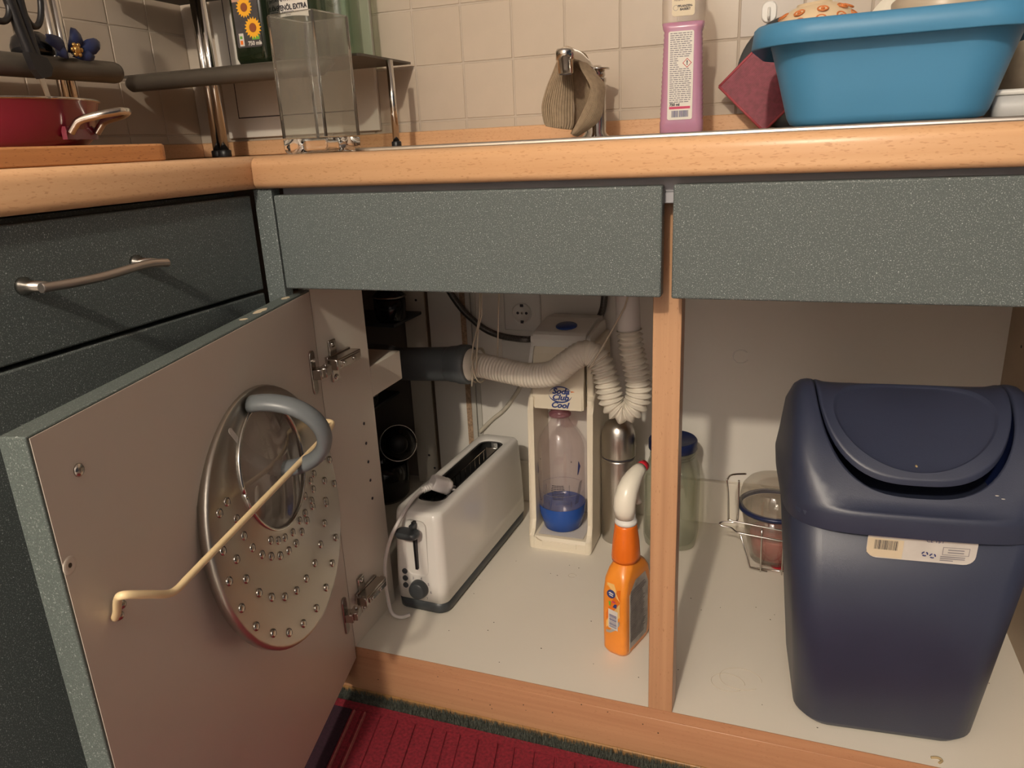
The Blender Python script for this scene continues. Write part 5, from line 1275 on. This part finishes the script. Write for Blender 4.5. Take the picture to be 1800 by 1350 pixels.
# ------------------------------------------------------------------ tap with dishcloth
fa = thing('faucet', 'chrome single lever kitchen faucet behind the draped dishcloth', 'faucet', (0.2675, 0.640, ZT + 0.0005))
mb = MB(); mb.lathe([(0.026, 0.0), (0.026, 0.006), (0.0205, 0.012), (0.0200, 0.100), (0.0215, 0.102), (0.0215, 0.108), (0.0200, 0.110)], n=36); mb.build('body', 'chrome', fa)
mb = MB(); mb.lathe([(0.0190, 0.1105), (0.0195, 0.114), (0.0185, 0.124), (0.012, 0.130), (0.001, 0.131)], n=32)
mb.loft([[(x + 0.010, y - 0.010, z) for x, y in [(0.0195*cos(2*pi*i/28), 0.0235*sin(2*pi*i/28)) for i in range(28)]] for z in (0.1215, 0.1245)], True, True, True)
mb.build('lever', 'chrome', fa)
spx = smooth_path([(0.0, 0.0, 0.095), (-0.004, -0.025, 0.118), (-0.010, -0.080, 0.136), (-0.014, -0.120, 0.139), (-0.0155, -0.140, 0.1385)], 6)
mb = MB(); mb.tube(spx, 0.0125, 20, True); mb.build('spout', 'chrome', fa)
mb = MB(); mb.lathe([(0.0118, 0.1080), (0.0132, 0.1095), (0.0136, 0.1300), (0.0160, 0.1305), (0.0160, 0.1440), (0.0140, 0.1475), (0.001, 0.1480)], (-0.0155, -0.143, 0), 32); mb.build('aerator', 'chrome', fa)
mb = MB(); mb.lathe([(0.0105, 0.1072), (0.0100, 0.1080), (0.001, 0.1085)], (-0.0155, -0.143, 0), 24); mb.build('strainer', 'ink_soft', fa)

cl = thing('dishcloth', 'beige ribbed dishcloth draped over the faucet spout', 'dishcloth', (0.262, 0.545, 0.90))
def sheet(name, La, Ra, bulge, ya, rib):
    n, m_ = 36, 54
    A = smooth_path([Vector(p) for p in La], 9); B_ = smooth_path([Vector(p) for p in Ra], 9)
    A = [A[int(i*(len(A)-1)/n)] for i in range(n + 1)]; B_ = [B_[int(i*(len(B_)-1)/n)] for i in range(n + 1)]
    mb = MB(); V = []
    for i in range(n + 1):
        row = []
        for j in range(m_ + 1):
            t = j/m_; p = A[i].lerp(B_[i], t)
            p.y -= bulge*sin(pi*t)*(0.25 + 0.75*i/n) + rib*0.33*sin(t*82)*min(1.0, 0.3 + i/n)
            row.append(mb.bm.verts.new(p - Vector((0.262, 0.545, 0.90))))
        V.append(row)
    for i in range(n):
        for j in range(m_): mb.face([V[i][j], V[i][j+1], V[i+1][j+1], V[i+1][j]], True)
    o = mb.build(name, 'cloth', cl, fix=False)
    s_ = o.modifiers.new('thick', 'SOLIDIFY'); s_.thickness = 0.0022; s_.offset = 0
    return o
sheet('left_drape', [(0.2330, 0.520, 1.006), (0.2250, 0.515, 0.985), (0.2130, 0.508, 0.955), (0.2060, 0.505, 0.928), (0.2080, 0.507, 0.905), (0.2120, 0.508, 0.8960)],
      [(0.2460, 0.552, 1.004), (0.2470, 0.552, 0.980), (0.2500, 0.552, 0.950), (0.2520, 0.546, 0.920), (0.2530, 0.540, 0.898), (0.2500, 0.535, 0.8880)], 0.018, 0, 0.0036)
sheet('inner_fold', [(0.2420, 0.562, 1.004), (0.2440, 0.566, 0.980), (0.2460, 0.568, 0.950), (0.2480, 0.566, 0.920), (0.2480, 0.550, 0.890), (0.2460, 0.545, 0.881)],
      [(0.2640, 0.580, 1.003), (0.2780, 0.592, 0.980), (0.2830, 0.594, 0.950), (0.2800, 0.590, 0.925), (0.2640, 0.570, 0.890), (0.2540, 0.560, 0.879)], -0.026, 0, 0.0)
sheet('right_drape', [(0.2610, 0.540, 1.006), (0.2700, 0.536, 0.985), (0.2840, 0.532, 0.962), (0.2860, 0.530, 0.945), (0.2720, 0.528, 0.915), (0.2510, 0.530, 0.881)],
      [(0.2650, 0.575, 1.004), (0.2850, 0.572, 0.982), (0.3020, 0.566, 0.962), (0.3040, 0.560, 0.940), (0.2960, 0.555, 0.902), (0.2580, 0.545, 0.8765)], 0.010, 0, 0.0012)
sheet('top_wrap', [(0.2340, 0.520, 1.0050), (0.2365, 0.520, 1.0160), (0.2420, 0.521, 1.0215), (0.2510, 0.522, 1.0225), (0.2590, 0.524, 1.0170), (0.2620, 0.526, 1.0050)],
      [(0.2430, 0.585, 1.0020), (0.2450, 0.585, 1.0120), (0.2500, 0.586, 1.0180), (0.2590, 0.587, 1.0180), (0.2660, 0.588, 1.0120), (0.2690, 0.589, 1.0020)], 0.0, 0, 0.0)

# ------------------------------------------------------------------ washing-up liquid
ds = thing('soap_bottle', 'tall clear bottle of pink washing up liquid on the sink edge', 'bottle', (0.4400, 0.5550, ZT + 0.0032), radians(4))
def db(z, w, d=0.046, r=0.012): return [(x, y, z) for x, y in rrect(w, d, r, 5)]
def soapw(z):
    w = 0.0725 - 0.012*(z/0.17) if z < 0.17 else 0.0620 + 0.004*min(1, (z-0.17)/0.02)
    return w
rings = [db(0.0006, 0.066, 0.040), db(0.004, 0.0715, 0.045)]
z = 0.020
while z < 0.160:
    rings += [db(z, soapw(z) + 0.0010), db(z + 0.0035, soapw(z) - 0.0014)]; z += 0.0072
rings += [db(0.1650, 0.0650), db(0.1735, 0.0680)]
mb = MB(); mb.loft(rings, True, True, True); mb.build('liquid', 'soap_pink', ds)
mb = MB(); mb.loft([db(0.1742, 0.0680), db(0.200, 0.0690), db(0.240, 0.066), db(0.262, 0.050), db(0.272, 0.026, 0.026, 0.0125)], True, False, True); mb.build('clear_top', 'soap_clear', ds)
mb = MB(); mb.lathe([(0.016, 0.2725), (0.016, 0.300), (0.010, 0.305)], n=28); mb.build('cap', 'white_plastic', ds)
SY = -0.0238
mb = MB(); mb.prism([(x - 0.0020, z + 0.0915) for x, z in rrect(0.0410, 0.137, 0.003, 3)], 'Y', SY - 0.0004, SY); lab3 = mb.build('label', 'label_cream' if False else 'white_cover', ds)
mb = MB().mat('ink_soft'); rs = random.Random(21)
for i in range(34):
    z = 0.1560 - i*0.0032
    if 0.1020 < z < 0.1200: x1 = -0.004
    else: x1 = 0.0155
    x = -0.0195
    while x < x1 - 0.003:
        w = rs.uniform(0.003, 0.008); mb.poly([(a, SY - 0.0006, b_) for a, b_ in ((x, z), (min(x + w, x1), z), (min(x + w, x1), z + 0.0013), (x, z + 0.0013))]); x += w + 0.0012
mb.mat('logo_pink'); mb.poly([(a, SY - 0.0006, b_) for a, b_ in ((-0.0195, 0.0400), (0.0150, 0.0400), (0.0150, 0.0440), (-0.0195, 0.0440))])
mb.build('small_print', None, lab3)
mb = MB().mat('ink_blue'); x = -0.0155
while x < 0.0120:
    w = rs.choice((0.0006, 0.0009, 0.0014)); mb.poly([(a, SY - 0.0007, b_) for a, b_ in ((x, 0.0270), (x + w, 0.0270), (x + w, 0.0375), (x, 0.0375))]); x += w + rs.choice((0.0006, 0.0009))
mb.build('barcode', None, lab3)
mb = MB().mat('red'); c = (0.0085, 0.1110)
mb.poly([(c[0] + a, SY - 0.0007, c[1] + b_) for a, b_ in ((-0.0075, 0), (0, -0.0075), (0.0075, 0), (0, 0.0075))])
mb.mat('white_cover'); mb.poly([(c[0] + a, SY - 0.0009, c[1] + b_) for a, b_ in ((-0.0061, 0), (0, -0.0061), (0.0061, 0), (0, 0.0061))])
mb.build('hazard_diamond', None, lab3)
text('lettering', '!', 0.0095, 'ink', lab3, (c[0], SY - 0.0011, c[1]), (1, 0, 0), (0, 0, 1), bold=0.0004)
text('lettering', '750 ml', 0.0060, 'ink', lab3, (-0.0190, SY - 0.0008, 0.0470), (1, 0, 0), (0, 0, 1), 'LEFT', bold=0.0003)
mb = MB(); mb.prism([(x + 0.0005, z + 0.2020) for x, z in rrect(0.0360, 0.040, 0.004, 3)], 'Y', SY - 0.0004, SY - 0.0001); lab4 = mb.build('label', 'label_cream', ds)
text('lettering', 'VEGAN', 0.0052, 'ink', lab4, (-0.0060, SY - 0.0006, 0.2060), (1, 0, 0), (0, 0, 1))
text('lettering', 'V', 0.0075, 'ink', lab4, (0.0090, SY - 0.0006, 0.2070), (1, 0, 0), (0, 0, 1))
text('lettering', '98% NATUR', 0.0046, 'ink', lab4, (0.0030, SY - 0.0006, 0.1960), (1, 0, 0), (0, 0, 1), bold=0.0002) if False else None
text('lettering', 'PFLANZEN-', 0.0046, 'ink', lab4, (0.0035, SY - 0.0006, 0.1965), (1, 0, 0), (0, 0, 1), bold=0.0002)
text('lettering', 'BASIERT', 0.0046, 'ink', lab4, (0.0035, SY - 0.0006, 0.1918), (1, 0, 0), (0, 0, 1), bold=0.0002)
mb = MB().mat('ink_soft')
for a0, c0, r in ((0, (-0.0115, 0.1945), 0.0042),):
    mb.poly([(c0[0] + r*cos(2*pi*i/20), SY - 0.0006, c0[1] + r*sin(2*pi*i/20)) for i in range(20)] + [(c0[0] + r*0.86*cos(-2*pi*i/20), SY - 0.0006, c0[1] + r*0.86*sin(-2*pi*i/20)) for i in range(21)])
mb.build('round_badge', None, lab4)

# ------------------------------------------------------------------ scrub pad and dark lid leaning at the wall
sq = thing('scrub_pad', 'dark red square ribbed pad leaning on its corner by the basin', 'pad', (0.5715, 0.656, ZT + 0.0010))
mb = MB(); tl = 0.18
def sqp(a, b_, o): # a, b_ along the square's sides from the lower corner
    u = (-a + b_)*0.70711; w = (a + b_)*0.70711; return (u, w*sin(tl)*0.9 + -o*cos(tl), w*cos(tl) + -o*0 )
mb.mat('red_cloth'); mb.loft([[sqp(a, b_, o) for a, b_ in ((0.002,0.002),(0.113,0.002),(0.113,0.113),(0.002,0.113))] for o in (0.0, 0.003)], True, True, True, False)
mb.mat('red_edge')
for a0, b0, a1, b1 in ((0,0,0.115,0), (0.115,0,0.115,0.115), (0.115,0.115,0,0.115), (0,0.115,0,0)):
    mb.tube([sqp(a0, b0, 0.0015), sqp(a1, b1, 0.0015)], 0.0024, 8)
mb.build('pad', None, sq)
mb = MB()
for i in range(36):
    t = 0.006 + i*0.0029; mb.loft([[sqp(a, b_, o) for a, b_ in ((t, 0.004), (t + 0.0014, 0.004), (t + 0.0014, 0.111), (t, 0.111))] for o in (0.003, 0.0038)], True, True, True, False)
mb.build('rib', 'red_cloth', sq, kind='stuff')
dl = thing('dark_lid', 'dark grey round lid standing behind the red pad at the wall', 'lid', (0.6150, 0.700, ZT + 0.0995))
dl.rotation_euler = (radians(80), 0, 0)
mb = MB(); mb.lathe([(0.094, -0.004), (0.098, -0.002), (0.098, 0.003), (0.094, 0.006), (0.05, 0.010), (0.001, 0.011)], n=56); mb.build('disc', 'dark_grey', dl)
mb = MB(); mb.lathe([(0.010, 0.010), (0.012, 0.018), (0.001, 0.020)], n=20); mb.build('knob', 'black', dl)

# ------------------------------------------------------------------ blue basin and what is in it
ba = thing('wash_basin', 'bright blue plastic wash basin standing on the sink drainer', 'basin', (0.7420, 0.4500, ZT + 0.0050), radians(-3))
def br(z, w, d, r): return [(x, y, z) for x, y in rrect(w, d, r, 10)]
H_ = 0.1330
mb = MB()
mb.loft([br(0.0006, 0.228, 0.188, 0.045), br(0.003, 0.246, 0.206, 0.055), br(0.012, 0.256, 0.216, 0.058), br(0.060, 0.281, 0.238, 0.060), br(H_ - 0.022, 0.308, 0.262, 0.062), br(H_ - 0.004, 0.318, 0.270, 0.064), br(H_ - 0.003, 0.330, 0.286, 0.070),
         br(H_ - 0.030, 0.354, 0.306, 0.078), br(H_ - 0.028, 0.358, 0.310, 0.080), br(H_ - 0.004, 0.352, 0.304, 0.078), br(H_, 0.344, 0.297, 0.075), br(H_, 0.328, 0.281, 0.068), br(H_ - 0.004, 0.320, 0.273, 0.066), br(H_ - 0.022, 0.304, 0.258, 0.060), br(0.060, 0.277, 0.234, 0.058), br(0.014, 0.252, 0.212, 0.055), br(0.006, 0.22, 0.18, 0.05)], True, True, True)
mb.build('tub', 'basin_blue', ba)
rb2 = thing('ringed_bowl', 'cream bowl with orange ring pattern upside down in the basin', 'bowl', (0.6440, 0.440, 0.9880)); rb2.rotation_euler = (radians(4), radians(-5), 0)
mb = MB(); dome = [(0.0600, 0.0), (0.0605, 0.006), (0.0590, 0.020), (0.0530, 0.033), (0.043, 0.043), (0.030, 0.0495), (0.024, 0.051), (0.023, 0.054), (0.019, 0.054), (0.018, 0.051), (0.001, 0.051)]
mb.lathe(dome, n=48, cap0=False); mb.build('bowl', 'bowl_cream', rb2)
mb = MB()
def dome_pt(th, ph):
    # th: height angle 0 (rim) .. 90 (top)
    t = math.degrees(th)/90*4; j = 1 + min(3, int(t)); f = t - int(t); r = dome[j][0]*(1-f) + dome[j+1][0]*f; z = dome[j][1]*(1-f) + dome[j+1][1]*f; return Vector((r*cos(ph)*1.0, r*sin(ph)*1.0, z))
for th, n_, off in ((12, 14, 0.0), (37, 12, 0.13), (64, 9, 0.05)):
    for k in range(n_):
        ph_ = 2*pi*k/n_ + off; c = dome_pt(radians(th), ph_)
        e1 = Vector((-sin(ph_), cos(ph_), 0)); nn = Vector((cos(radians(th))*cos(ph_), cos(radians(th))*sin(ph_), sin(radians(th)))); e2 = nn.cross(e1)
        for r, w in ((0.0068, 0.0020), (0.0014, 0.0024)):
            mb.tube([c + nn*(0.0010 - 0.5*r*r/0.10) + e1*r*cos(2*pi*i/18) + e2*r*sin(2*pi*i/18) for i in range(19)], w*0.6, 5)
mb.build('ring_print', 'bowl_orange', rb2, kind='stuff')
pl_ = thing('serving_dish', 'greige dish lying tilted in the middle of the basin', 'dish', (0.8000, 0.440, 0.9650)); pl_.rotation_euler = (radians(-8), radians(4), 0)
mb = MB(); mb.lathe([(0.040, 0), (0.045, 0.003), (0.060, 0.040), (0.064, 0.062), (0.061, 0.063), (0.056, 0.040), (0.048, 0.006), (0.001, 0.005)], n=48); mb.build('dish', 'plate_grey', pl_)
pb = thing('stacked_plate', 'pale plate standing on edge at the back of the basin', 'plate', (0.790, 0.535, 0.9900)); pb.rotation_euler = (radians(72), 0, radians(4))
mb = MB(); mb.lathe([(0.050, 0), (0.055, 0.002), (0.080, 0.012), (0.0795, 0.014), (0.060, 0.006), (0.001, 0.005)], n=48); mb.build('plate', 'cream_white', pb)
bx = thing('grey_box', 'low grey plastic box right of the blue basin', 'box', (0.940, 0.470, ZT + 0.0045), radians(-3))
mb = MB(); mb.loft([br(0.0, 0.112, 0.088, 0.010), br(0.002, 0.118, 0.094, 0.012), br(0.028, 0.120, 0.096, 0.012)], True, True, True); mb.build('tray', 'box_grey', bx)
mb = MB(); mb.loft([br(0.0285, 0.124, 0.100, 0.013), br(0.034, 0.124, 0.100, 0.013), br(0.036, 0.120, 0.096, 0.012)], True, True, True); mb.build('lid', 'white_plastic', bx)
bg_ = thing('paper_bag', 'crumpled beige bag behind the grey box at the frame edge', 'bag', (0.990, 0.610, ZT + 0.0035))
mb = MB(); rg = random.Random(6); rings = []
for k in range(12):
    t = k/11; w = 0.15*(0.86 + 0.22*sin(pi*t)) ; d = 0.10*(0.9 + 0.2*sin(pi*t*0.9)); w *= 1 - 0.35*max(0, t - 0.75)*4*0.5
    rings.append([(x + rg.uniform(-0.004, 0.004), y + rg.uniform(-0.004, 0.004), 0.0005 + 0.17*t + (rg.uniform(-0.003, 0.003) if 0 < k else 0)) for x, y in rrect(w, d, 0.025, 4)])
mb.loft(rings, True, True, True); mb.build('bag', 'bag_beige', bg_)
